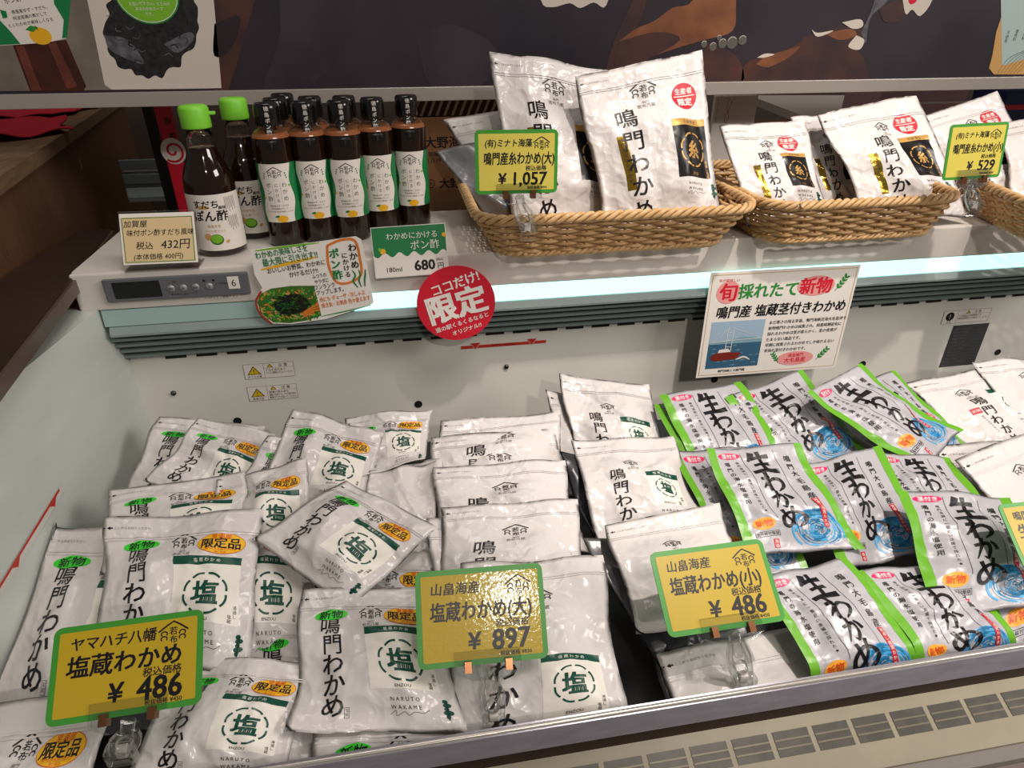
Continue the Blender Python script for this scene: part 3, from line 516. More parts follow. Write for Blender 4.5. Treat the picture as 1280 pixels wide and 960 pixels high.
def ponzu(loc, a0, label):
    t = tag(empty('ponzu_bottle', tuple(loc)), label, 'bottle', 'black-capped ponzu bottles on the shelf')
    m = MB(); m.lathe([(.0001, 0), (.0235, 0), (.0262, .003), (.0264, .02), (.0266, .146), (.0262, .153)], (0, 0, 0), 'soy', 40); m.build('bottle_body', t)
    m = MB(); m.lathe([(.0262, .153), (.0240, .1575), (.019, .1600), (.0130, .161), (.0001, .1612)], (0, 0, 0), 'soy_rim', 40); m.build('shoulder', t)
    m = MB(); m.lathe([(.0225, .1600), (.018, .1630), (.0142, .1650), (.0138, .171), (.0122, .171), (.0120, .164)], (0, 0, 0), 'glass', 32); m.build('glass_neck', t)
    m = MB(); m.lathe([(.0135, .168), (.0165, .168), (.0172, .170), (.0172, .190), (.0165, .1945), (.0145, .197), (.0001, .1978)], (0, 0, 0), 'cap_black', 40); m.build('cap', t)
    wrap(AB_c, 'label', .0267, .120, a0, t); wrap(AS_c, 'neck_strip', .0174, .1965, a0+.12, t, lambda z: np.interp(z, [.138, .150, .158, .168, .172], [.0268, .0268, .0205, .0176, .0176])); return t
def deep(o):
    c = o.copy(); COL.objects.link(c)
    for ch in o.children: d = ch.copy(); COL.objects.link(d); d.parent = c
    return c
FACE = lambda x, y: math.atan2(-y, -x)
spots = [((360, 305), 0, 'black-capped ponzu bottle beside the green-capped pair, front of its file of three'), ((402, 300), 0, 'black-capped ponzu bottle second from the left in the front row, one bottle behind it'), ((443, 298), 0, 'black-capped ponzu bottle in the middle of the front row, one bottle behind it'),
         ((480, 290), 0, 'fourth black-capped ponzu bottle along the front row, directly above the green price sign'), ((519, 283), 0, 'black-capped ponzu bottle at the right end of the row, next to the cardboard box'),
         ((360, 305), 1, 'middle black-capped ponzu bottle in the file of three beside the green-capped pair'), ((360, 305), 2, 'rearmost black-capped ponzu bottle in the file of three beside the green-capped pair'), ((402, 300), 1, 'black-capped ponzu bottle hidden behind the second bottle of the front row'), ((443, 298), 1, 'black-capped ponzu bottle hidden behind the middle bottle of the front row')]
proto = None
for (px, py), k, lab in spots:
    p = on_z(px, py, SHELF_Z); p[1] += .008+.0565*k; p[0] += .004*k; p[2] = SHELF_Z+.0002
    if proto is None: proto = ponzu(p, -math.pi/2+.06, lab); o = proto
    else: o = deep(proto); o.location = p; o['label'] = lab
    o.rotation_euler[2] = (-.05, .02, -.02, -.02, -.12, .1, -.1, .1, -.2)[spots.index(((px, py), k, lab))]
AG = Art(); AG.rect(-52, 0, 52, 78, 'label_white', 0)
for i, (t, x, y, s) in enumerate((('すだち', -4, 13, 12), ('風味', 17, 18, 5), ('ぽん酢', 0, 29, 16))): AG.text(t, x, y, s, 'ink', 2, .025, shear=.1)
AG.ell(-8, 17, 9, 2.6, 'straw_print', 1); AG.text('徳島名産', 2, 43, 4.4, 'straw_print', 2); AG.text('すだち果汁入り', 2, 50, 4, 'straw_print', 2)
AG.ell(2, 62, 9, 7.6, 'lime_dark', 1); AG.ell(2, 61, 7.6, 6, 'lime', 2); AG.ell(-9, 58, 5, 5, 'straw_print', 1); AG.ell(16, 66, 3, 2, 'straw_print', 2, rot=-40)
for i in range(14): AG.rect(22+2.4*(i % 7), 5+26*(i//7), 22.7+2.4*(i % 7), 26+26*(i//7)-(i*5) % 9, 'ink_grey', 2)
AG_c = cut(AG.parts(), np.linspace(-60, 60, 41), [-1, 200])
def sudachi(loc, label, rz):
    t = tag(empty('ponzu_bottle', tuple(loc)), label, 'bottle', 'green-capped citrus ponzu bottles'); t.rotation_euler[2] = rz
    m = MB(); m.lathe([(.0001, 0), (.030, 0), (.0335, .004), (.034, .012), (.034, .095), (.0325, .108), (.028, .121), (.0215, .134), (.0188, .145)], (0, 0, 0), 'soy', 44); m.build('bottle_body', t)
    m = MB(); m.lathe([(.0188, .145), (.0172, .158), (.0165, .172), (.0150, .172), (.0158, .158), (.0172, .146)], (0, 0, 0), 'glass', 36); m.build('glass_neck', t)
    m = MB(); m.lathe([(.0001, .1452), (.0165, .1452), (.0172, .1456)], (0, 0, 0), 'soy_rim', 30); m.build('liquid_surface', t)
    m = MB(); m.lathe([(.0155, .170), (.0188, .170), (.0192, .172), (.0192, .1935), (.0180, .1965), (.0150, .1985), (.0001, .199)], (0, 0, 0), 'cap_green', 40); c = m.build('cap', t)
    m = MB(); m.box(.016, .0265, -.006, .006, .186, .1895, 'cap_green', .001); m.build('cap_tab', c)
    wrap(AG_c, 'label', .0342, .088, -math.pi/2-.10, t); return t
p = on_z(278, 316, SHELF_Z)+np.array([0, .012, .0002]); g1 = sudachi(p, 'green-capped ponzu bottle in front, right behind the handwritten price card', .12)
p = on_z(320, 296, SHELF_Z)+np.array([0.0, .018, .0002]); g2 = deep(g1); g2.location = p; g2.rotation_euler[2] = .05; g2['label'] = 'green-capped ponzu bottle standing behind its twin, beside the black caps'

# ---------------------------------------------------------------- wicker baskets
def rrect_pt(t, hx, hy, r):                # point at arc length fraction t round a rounded rectangle, plus outward normal
    sx_, sy_ = hx-r, hy-r; q = math.pi*r/2; P = 4*(sx_+sy_)+4*q; d = (t % 1)*P
    for cx, cy, dx, dy, l, a0 in ((-sx_, -hy, 1, 0, 2*sx_, -90), (hx, -sy_, 0, 1, 2*sy_, 0), (sx_, hy, -1, 0, 2*sx_, 90), (-hx, sy_, 0, -1, 2*sy_, 180)):
        if d <= l: return np.array([cx+dx*d, cy+dy*d]), np.array([dy, -dx])
        d -= l
        if d <= q:
            a = math.radians(a0)+d/r; ex, ey_ = cx+dx*l, cy+dy*l; c = np.array([ex, ey_])-np.array([math.cos(math.radians(a0)), math.sin(math.radians(a0))])*r; n = np.array([math.cos(a), math.sin(a)]); return c+n*r, n
        d -= q
    return np.array([-sx_, -hy]), np.array([0, -1])
def basket(name, cx, y0, hxb, hyb, z0, h, flare, label, rot=0):
    t = tag(empty(name, (cx, y0, z0)), label, 'basket', 'wicker baskets on the shelf'); t.rotation_euler[2] = rot; hyb_ = hyb
    def at(tt, v, off=0):
        hx, hy = hxb+flare*v, hyb+flare*v; p, n = rrect_pt(tt, hx, hy, .035+.012*v); p = p+n*off; return np.array([p[0], p[1], .004+v*h])
    per = 4*(hxb+hyb); ns = int(per/.026); ns += ns % 2; N = ns*8
    m = MB()
    for r in range(10):
        v = .07+.80*r/9; m.tube([at(i/N, v, .0034*math.sin(math.pi*i/8+math.pi*(r % 2))) for i in range(N)], .0027, 'wicker', 6, closed=True)
    m.build('woven_wall', t)
    m = MB()
    for i in range(ns): m.tube([at((i+.5)/ns, v) for v in (0, .5, .97)], .0021, 'stake', 6)
    m.build('stakes', t)
    m = MB(); NR = N
    for k in range(3): m.tube([(lambda a: at(i/NR, .96, .0042*math.cos(a))+np.array([0, 0, .0046*math.sin(a)]))(2*math.pi*(i/NR*round(per/.035)+k/3)) for i in range(NR)], .0034, 'wicker_rim', 7, closed=True)
    m.build('braided_rim', t)
    m = MB()
    for k in range(3): m.tube([(lambda a: at(i/NR, 0, .001+.003*math.cos(a))+np.array([0, 0, .003*math.sin(a)]))(2*math.pi*(i/NR*round(per/.03)+k/3)) for i in range(NR)], .003, 'wicker_rim', 6, closed=True)
    m.build('braided_foot', t)
    m = MB(); k = int(2*hyb/.0085)
    for i in range(k+1): y = -hyb+.006+(2*hyb-.012)*i/k; e = hxb-(.02 if abs(y) > hyb-.03 else .003); m.tube([(-e+2*e*j/24, y, .004+.0018*math.sin(math.pi*j/1.5+math.pi*i)) for j in range(25)], .0032, 'wicker', 5)
    m.build('woven_base', t); return t
_bk = [basket('wicker_basket', .308, .900+.130, .170, .130, SHELF_Z+.0015, .060, .034, 'wicker basket on the shelf holding the two big white bags with black and gold labels'),
       basket('wicker_basket', .685, .893+.128, .140, .128, SHELF_Z+.0015, .060, .022, 'wicker basket on the shelf holding small white bags, between the other two baskets'),
       basket('wicker_basket', 1.120, .905, .155, .110, SHELF_Z+.0015, .060, .034, 'wicker basket cut off by the right edge, behind the smallest yellow price card', -.27)]
# ---------------------------------------------------------------- seaweed bags
NU, NV = 26, 30
def leafmark(A, x, y, s, k='ink_green'):
    for i, (w, h) in enumerate(((.5, .2), (.75, .22), (.45, .18), (.9, .25), (.4, .2))): A.ell(x+(.06*s if i % 2 else -.05*s), y+s*(-.75+.36*i), s*w*.5, s*h, k, 1)
    A.rect(x-.07*s, y-s*.8, x+.07*s, y+s*1.0, k, 1)
def emblem(A, ch, x, y, r, k, lev=2, size=1.15, bold=.035, w=.10):
    for i in range(8): a = 22.5+45*i; A.arc(x+r*.42*math.cos(math.radians(a)), y+r*.42*math.sin(math.radians(a)), r*.58, r*.58, a-30, a+30, r*w, k, lev, n=8)
    A.text(ch, x, y, r*size, k, lev, bold)
def zipper(A, y, W): A.P.append(('zip_seal', 'film_white', 1.5, np.array([(3, y-1.2), (W-3, y-1.2), (W-3, y+.4), (3, y+.4)]), [[0, 1, 2, 3]])); A.P.append(('zip_seal', 'film_white', 1.5, np.array([(3, y+2.2), (W-3, y+2.2), (W-3, y+3.6), (3, y+3.6)]), [[0, 1, 2, 3]]))
def tear(A, y): A.poly([(5, y), (8.4, y-2.2), (8.4, y-.8), (11, y-.8), (11, y+.8), (8.4, y+.8), (8.4, y+2.2)], 'ink', 1); A.ell(2.2, y, .9, .9, 'ink', 1); A.text('ここからお切りください', 12.5, y, 3.3, 'ink_grey', 1, align='l')
def common(W, H, cx, y0, pitch, cs, lab, lg, seal, em='ink_green', extra=None):
    A = Art(); zipper(A, 27, W); tear(A, 15); logo(A, lg[0], lg[1], lg[2]); A.text('鳴門', lg[0], lg[1]+lg[2]*.58, lg[2]*.17, 'ink_grey'); A.text('若布乃蔵', lg[0], lg[1]+lg[2]*.78, lg[2]*.22, 'ink_grey')
    for i, ch in enumerate('鳴門わかめ'): A.text(ch, cx+(.5 if i % 2 else -.5), y0+pitch*i, cs*(.98 if i < 2 else 1.04), 'ink', 2, .010 if i < 2 else .016, shear=.05)
    x0, ya, x1, yb = lab
    if em == 'ink_green':
        A.rect(x0, ya, x1, yb, 'film_label', 0); A.rect(x0, ya, x1, ya+9, 'ink_green', 1); A.text('塩 蔵 わ か め', (x0+x1)/2, ya+4.5, 4.6, 'ink_white', 2)
        xm, ym = (x0+x1)/2, ya+9+(x1-x0)*.45; emblem(A, '塩', xm, ym, (x1-x0)*.325, 'ink_green', size=1.26, bold=.04); A.text('ENZOU', xm-2, yb-3.4, 4.2, 'ink', 2, .01, sx=1.15)
        A.vtext('湯通し', x1-4, yb-17, 4, 'ink', 2, 1.05); A.vtext('塩蔵', x1-9, yb-8, 4, 'ink', 2, 1.05)
    else:
        A.rect(x0, ya, x1, yb, 'ink_black_panel', 0); A.rect(x0, ya, x1, ya+(x1-x0)*.16, 'gold', 1); A.text('伝 統 製 法', (x0+x1)/2, ya+(x1-x0)*.08, (x1-x0)*.09, 'kelp', 2)
        xm, ym = (x0+x1)/2, (ya+yb)/2+(x1-x0)*.05; emblem(A, '糸', xm, ym, (x1-x0)*.38, 'gold', size=1.1, bold=.04); A.text('ITO', xm, yb-(x1-x0)*.08, (x1-x0)*.09, 'gold', 2, sx=1.2); A.vtext('湯通し塩蔵', x1-(x1-x0)*.08, yb-(x1-x0)*.36, (x1-x0)*.075, 'gold', 2)
    A.text('N A R U T O', xm-2, yb+9, 5.2, 'ink', 2, sx=1.0); A.text('W A K A M E', xm-2, yb+16.5, 5.2, 'ink', 2, sx=1.0)
    A.line([(xm-18, yb+24), (xm-12, yb+20), (xm-12, yb+25), (xm-4, yb+21), (xm, yb+24), (xm+6, yb+21), (xm+14, yb+22), (xm+20, yb+19)], .5, 'ink_grey', 2)
    if seal: A.rect(cx+11, y0+pitch*4+2, cx+16, y0+pitch*4+13, 'ink_grey', 1); A.rect(cx+11.5, y0+pitch*4+2.5, cx+15.5, y0+pitch*4+12.5, 'film_white', 2); A.vtext('塩蔵', cx+13.5, y0+pitch*4+5, 3.6, 'ink_grey', 3, 1.2)
    leafmark(A, x1+2, yb+18, 11); return A
DES = {}
A = common(165, 172, 40, 53, 22.5, 24.5, (78, 58, 149, 130), (86, 38, 22), True)
A.ell(40, 38, 19, 6.6, 'fluo_green', 3, 'sticker', rot=-6); A.text('新物', 40, 38, 11, 'ink', 4, .02, 'sticker', rot=-6, sx=1.25, shear=.2)
A.ell(126, 42, 25, 13, 'ink_orange_red', 3, 'round_sticker'); A.ell(126, 42, 24.4, 12.4, 'fluo_yellow', 4, 'round_sticker'); A.text('限定品', 126, 42, 14, 'ink', 5, .03, 'round_sticker'); A.text('里浦産', 126, 33.4, 7, 'ink_orange_red', 5, .02, 'round_sticker'); A.text('鳴門の大毛島で採れた', 126, 49.4, 3.2, 'ink_orange_red', 5, .0, 'round_sticker'); A.text('海の新芽', 126, 52.6, 3, 'ink_orange_red', 5, 0, 'round_sticker')
DES['E'] = (165, 172, A)
DES['M'] = (168, 225, common(168, 225, 52, 92, 31, 29, (88, 144, 150, 214), (88, 58, 26), False))
A = Art(); zipper(A, 27, 140); tear(A, 15); DES['H'] = (140, 185, A)
DES['S'] = (140, 185, common(140, 185, 45, 82, 21.5, 21, (80, 80, 126, 140), (66, 60, 17), False))
A = common(150, 200, 66, 72, 21, 20, (92, 50, 142, 112), (66, 46, 18), False); A.rect(42, 84, 56, 95, 'ink_red', 1); A.text('初摘', 49, 89.5, 6, 'ink_white', 2); A.vtext('鳴門の漁師が採れた', 51, 102, 3.4, 'ink_grey', 1, 1.25)
DES['R'] = (150, 200, A)
def gold(W, H, cx, y0, p, cs, lab, lg, red, strip):
    A = common(W, H, cx, y0, p, cs, lab, lg, False, 'gold'); A.ell(red[0], red[1], red[2], red[2], 'ink_red', 1); A.text('生産者', red[0], red[1]-red[2]*.4, red[2]*.48, 'ink_white', 2, .02); A.rect(red[0]-red[2]*.85, red[1]-red[2]*.06, red[0]+red[2]*.85, red[1], 'ink_white', 2); A.text('限定', red[0], red[1]+red[2]*.42, red[2]*.62, 'ink_white', 2, .03)
    x0, ya, x1, yb = strip; A.rect(x0, ya, x1, yb, 'gold_foil', 1); A.vtext('鳴門産灰干糸わかめ', (x0+x1)/2, ya+6, (yb-ya)/11, 'kelp_dark', 2, 1.05); return A
DES['B'] = (190, 262, gold(190, 262, 62, 80, 36, 33, (118, 96, 182, 182), (94, 42, 30), (154, 60, 20), (40, 106, 53, 192)))
DES['b'] = (150, 195, gold(150, 195, 62, 70, 24, 22.5, (88, 66, 136, 132), (76, 44, 18), (112, 44, 17), (36, 86, 46, 152)))
# green striped bag with brush lettering
SEI = [([(30, 6), (24, 24), (10, 40)], (16, 15, 5)), ([(22, 32), (50, 27), (84, 26)], (9, 9, 12)), ([(52, 4), (53, 40), (52, 90)], (11, 9, 12)), ([(24, 60), (50, 56), (80, 55)], (8, 8, 11)), ([(4, 93), (40, 88), (98, 88)], (10, 11, 15))]
WA = [([(33, 6), (34, 50), (32, 94)], (13, 9, 12)), ([(8, 34), (26, 32), (38, 27), (24, 55), (6, 76)], (9, 11, 10, 8, 5)), ([(20, 68), (40, 46), (66, 36), (90, 48), (88, 72), (60, 94)], (5, 8, 11, 13, 11, 3))]
KA = [([(10, 38), (36, 32), (58, 30), (64, 48), (54, 80), (46, 92), (34, 84)], (10, 11, 12, 11, 9, 8, 3)), ([(40, 4), (34, 40), (8, 94)], (12, 10, 3)), ([(72, 20), (86, 34), (94, 54)], (7, 11, 12))]
ME = [([(22, 18), (30, 50), (50, 86)], (11, 9, 7)), ([(64, 6), (54, 50), (28, 88), (8, 84), (10, 58), (44, 32), (78, 36), (94, 60), (80, 82), (56, 96)], (9, 8, 9, 10, 10, 8, 10, 13, 11, 3))]
A = Art(); W, H = 138, 165
for x0, x1 in ((0, 12), (126, 138)): A.rect(x0, 0, x1, 165, 'film_green', 0)
A.ell(30, 13, 16, 5.2, 'ink_pink', 1); A.text('茎付き', 30, 13, 7.5, 'ink_white', 2, .02)
A.vtext('鳴門の海水塩使用', 24, 26, 7.4, 'ink', 2, 1.22, .012); A.vtext('鳴門海峡に一番近い漁場で採れた★', 38, 25, 4.6, 'ink', 2, 1.18)
for x in (47, 92): A.line([(x, 10), (x, 70), (x, 120)], .55, 'ink', 1)
for ch, y, s in ((SEI, 28, 40), (WA, 61, 33), (KA, 89, 30), (ME, 117, 35)): A.brush(ch, 69, y, s, 'ink', 2)
A.vtext('鳴門大毛島産', 108, 24, 10, 'ink', 2, 1.25, .012)
A.rect(104, 92, 111, 134, 'ink_red', 4); A.vtext('湯通し塩蔵わかめ', 107.5, 95.5, 4.5, 'ink_white', 5, 1.12)
g = random.Random(9)
for i in range(64):
    a0 = g.uniform(0, 360); r = (i+2)/66*33; A.arc(94, 136, r*1.0, r*.80, a0, a0+g.uniform(60, 140)*(1.3-r/60), g.uniform(2.0, 4.2), 'ink_blue', 1, n=9)
for i in range(40):
    a0 = g.uniform(0, 360); r = (i+3)/43*31; A.arc(95, 136, r*1.0, r*.78, a0, a0+g.uniform(25, 75), g.uniform(.7, 1.8), 'film_silver', 2, n=8)
A.ell(30, 124, 13, 8.5, 'ink_orange', 1); A.text('新物', 30, 124, 10, 'ink_orange_red', 2, .03)
A.rect(16, 135, 46, 142, 'ink', 1); A.rect(16.7, 135.7, 45.3, 141.3, 'film_silver', 2); A.text('紫外線対策袋', 31, 138.5, 4.6, 'ink', 3, .02)
A.rect(36, 146, 43, 158, 'ink_red', 1); A.vtext('漁協', 39.5, 149.5, 5, 'ink_white', 2, 1.1)
DES['G'] = (138, 165, A)
CUT = {}
def design(k):
    if k not in CUT:
        W, H, A = DES[k]; p = {}
        for n_, (V, lev, Fs, K) in A.parts().items(): V = V.copy(); V[:, 0] = np.clip(V[:, 0]/W, 0, 1); V[:, 1] = np.clip(V[:, 1]/H, 0, 1); p[n_] = (V, lev, Fs, K)
        CUT[k] = cut(p, np.linspace(0, 1, NU+1), np.linspace(0, 1, NV+1), (1, 1, NU, NV))
    return CUT[k]
LABEL_OF = {'sticker': 'fluorescent green oval sticker', 'round_sticker': 'yellow oval sticker'}
def bag(kind, C4, label, group, seed, puff=.010, films=('film_white', 'film_back'), plain=False, curl=None, sag=True, name='seaweed_bag'):
    g = np.random.RandomState(seed); C4 = [np.array(c, float) for c in C4]; TL, TR, BR, BL = C4
    u, v = np.meshgrid(np.linspace(0, 1, NU+1), np.linspace(0, 1, NV+1)); U, Vv = u[..., None], v[..., None]
    q_ = g.rand(8)*6.28; uu = .5+(U-.5)*(1-.04*np.sin(math.pi*np.clip((Vv-.15)/.85, 0, 1))+.012*np.sin(Vv*9+q_[0]))+.010*np.sin(Vv*6+q_[1])
    Vv = Vv+(.012*np.sin(U*5.5+q_[2])+.006*np.sin(U*13+q_[3]))*np.clip((Vv-.5)*2, 0, 1)+.006*np.sin(U*4+q_[4])*np.clip(1-Vv*2, 0, 1)
    B = (TL*(1-uu)+TR*uu)*(1-Vv)+(BL*(1-uu)+BR*uu)*Vv
    n = np.cross((TR-TL)+(BR-BL), (TL-BL)+(TR-BR)); n /= np.linalg.norm(n)
    vz = .13 if kind == 'G' else .19; vb = np.clip((v-vz)/(1-vz), 0, 1)
    sm_ = lambda x, a: np.clip(x/a, 0, 1)**2*(3-2*np.clip(x/a, 0, 1)); su = np.minimum(u, 1-u); body = sm_(su-.035, .30)*sm_(vb*(1-vz)-.0, .22)*sm_(1-v-.035, .26)*(.75+.25*np.sin(math.pi*u))
    lump = 1+.35*np.sin(u*(3+g.rand()*3)+g.rand()*6)*np.sin(v*(3+g.rand()*3)+g.rand()*6)
    h = puff*body*lump; edge = np.zeros_like(u); S = float(np.linalg.norm(TR-TL))
    for k in range(3): a = g.rand()*6.28; edge += .0024*np.sin(u*math.cos(a)*(5+4*k)+v*math.sin(a)*(5+4*k)+g.rand()*6.28)
    m_ = np.clip(np.sin(math.pi*u)*1.6, 0, 1)*np.clip(np.sin(math.pi*np.clip(v*1.02, 0, 1))*1.8, 0, 1)
    for k in range(26):
        a = g.rand()*math.pi; cu, cv = g.rand(), .15+.8*g.rand(); d = (u-cu)*math.cos(a)+(v-cv)*math.sin(a); l = -(u-cu)*math.sin(a)+(v-cv)*math.cos(a)
        w = .020+.030*g.rand(); h += m_*g.choice([-1, 1, 1])*(.0012+.0022*g.rand())*np.exp(-(d/w)**2-(l/(.12+.2*g.rand()))**2)
    for k in range(7):      # short folds running in from the seams
        s = g.rand() < .5; cv = .2+.75*g.rand(); w = .018+.02*g.rand(); q = u if s else 1-u; sl = g.uniform(-.5, .5); h += (.0014+.0014*g.rand())*np.exp(-((v-cv-sl*q)/w)**2)*np.exp(-(q/.22)**2)*np.clip(q*12, 0, 1)
    if curl:
        for (where, amt) in curl:
            q = {'b': v, 't': 1-v, 'l': 1-u, 'r': u}[where]; edge += amt*np.clip((q-.55)/.45, 0, 1)**2
    inn = (su > .001)*(v > .001)*(v < .999); h = np.maximum(h, -.30*puff*body)
    Pf = B+n*(h+edge+.0005*inn)[..., None]; Pb = B+n*(edge-.30*puff*body-.0008*inn)[..., None]
    def fold(P):
        if not sag: return P
        P = P.copy(); dx_ = np.clip(LINER(P[..., 1], P[..., 2])+.004-P[..., 0], 0, None); P[..., 0] += dx_; P[..., 2] += dx_*.35; lim = LIP_Y+.014; d = np.clip(lim+.012-P[..., 1], 0, None); k = np.clip(d/.024, 0, 1); P[..., 2] -= d*k*.9; P[..., 1] = np.where(d > 0, lim+.012-d*(1-k*.5), P[..., 1]); P[..., 1] = np.maximum(P[..., 1], LIP_Y+.0075); P[..., 2] = np.maximum(P[..., 2], .842); return P
    Pf, Pb = fold(Pf), fold(Pb); org = B.mean((0, 1)); nw = NU+1; idx = lambda j, i: j*nw+i
    fr = Pf.reshape(-1, 3); fF = []; 
    for j in range(NV):
        for i in range(NU): a, b, c, d = idx(j, i), idx(j, i+1), idx(j+1, i+1), idx(j+1, i); fF += [(a, c, b), (a, d, c)]
    T1 = np.gradient(Pf, axis=1); T2 = np.gradient(Pf, axis=0); NN = np.cross(T2, T1); NN /= np.linalg.norm(NN, axis=2)[..., None]+1e-12
    if (NN.reshape(-1, 3)@n).mean() < 0: NN = -NN
    inner = {}; bV = []; bmap = {}
    for j in range(NV+1):
        for i in range(NU+1):
            if i in (0, NU) or j in (0, NV): bmap[idx(j, i)] = idx(j, i)
            else: bmap[idx(j, i)] = len(fr)+len(bV); bV.append(Pb[j, i])
    allV = [fr, np.array(bV)]; Fs = list(fF); K = [films[0]]*len(fF)
    for f in fF: q = [bmap[x] for x in f][::-1]; Fs.append(q); K.append(films[1])
    sm = [True]*len(Fs); nv0 = len(fr)+len(bV)
    def drape(V, lev):
        fu, fv = V[:, 0]*NU, V[:, 1]*NV; i = np.clip(fu.astype(int), 0, NU-1); j = np.clip(fv.astype(int), 0, NV-1); a, b = fu-i, fv-j; up = (a >= b)
        w00 = np.where(up, 1-a, 1-b); w11 = np.where(up, b, a); w10 = np.where(up, a-b, 0); w01 = np.where(up, 0, b-a)
        def L(G): return w00[:, None]*G[j, i]+w10[:, None]*G[j, i+1]+w01[:, None]*G[j+1, i]+w11[:, None]*G[j+1, i+1]
        return L(Pf)+L(NN)*(.00022+.00014*lev)[:, None]
    parts = {} if plain else design(kind); kids = []
    for pn, (V, lev, pF, pK) in parts.items():
        W3 = drape(V, lev)
        if pn == '': allV.append(W3); Fs += [[nv0+q for q in f] for f in pF]; K += pK; sm += [True]*len(pF)
        else:
            if pn == 'zip_seal': W3 = drape(V, lev+5)
            kids.append((pn, W3, pF, pK))
    keys = sorted(set(K)); o = link(name, make_mesh(name, np.vstack(allV)-org, Fs, keys, [keys.index(x) for x in K], sm)); o.location = org; tag(o, label, 'seaweed bag', group)
    for pn, W3, pF, pK in kids:
        kk = sorted(set(pK)); c = link('sticker' if 'sticker' in pn else pn, make_mesh(pn, W3-org, pF, kk, [kk.index(x) for x in pK], True), o)
        if pn in LABEL_OF: c['label'] = LABEL_OF[pn]
    return o
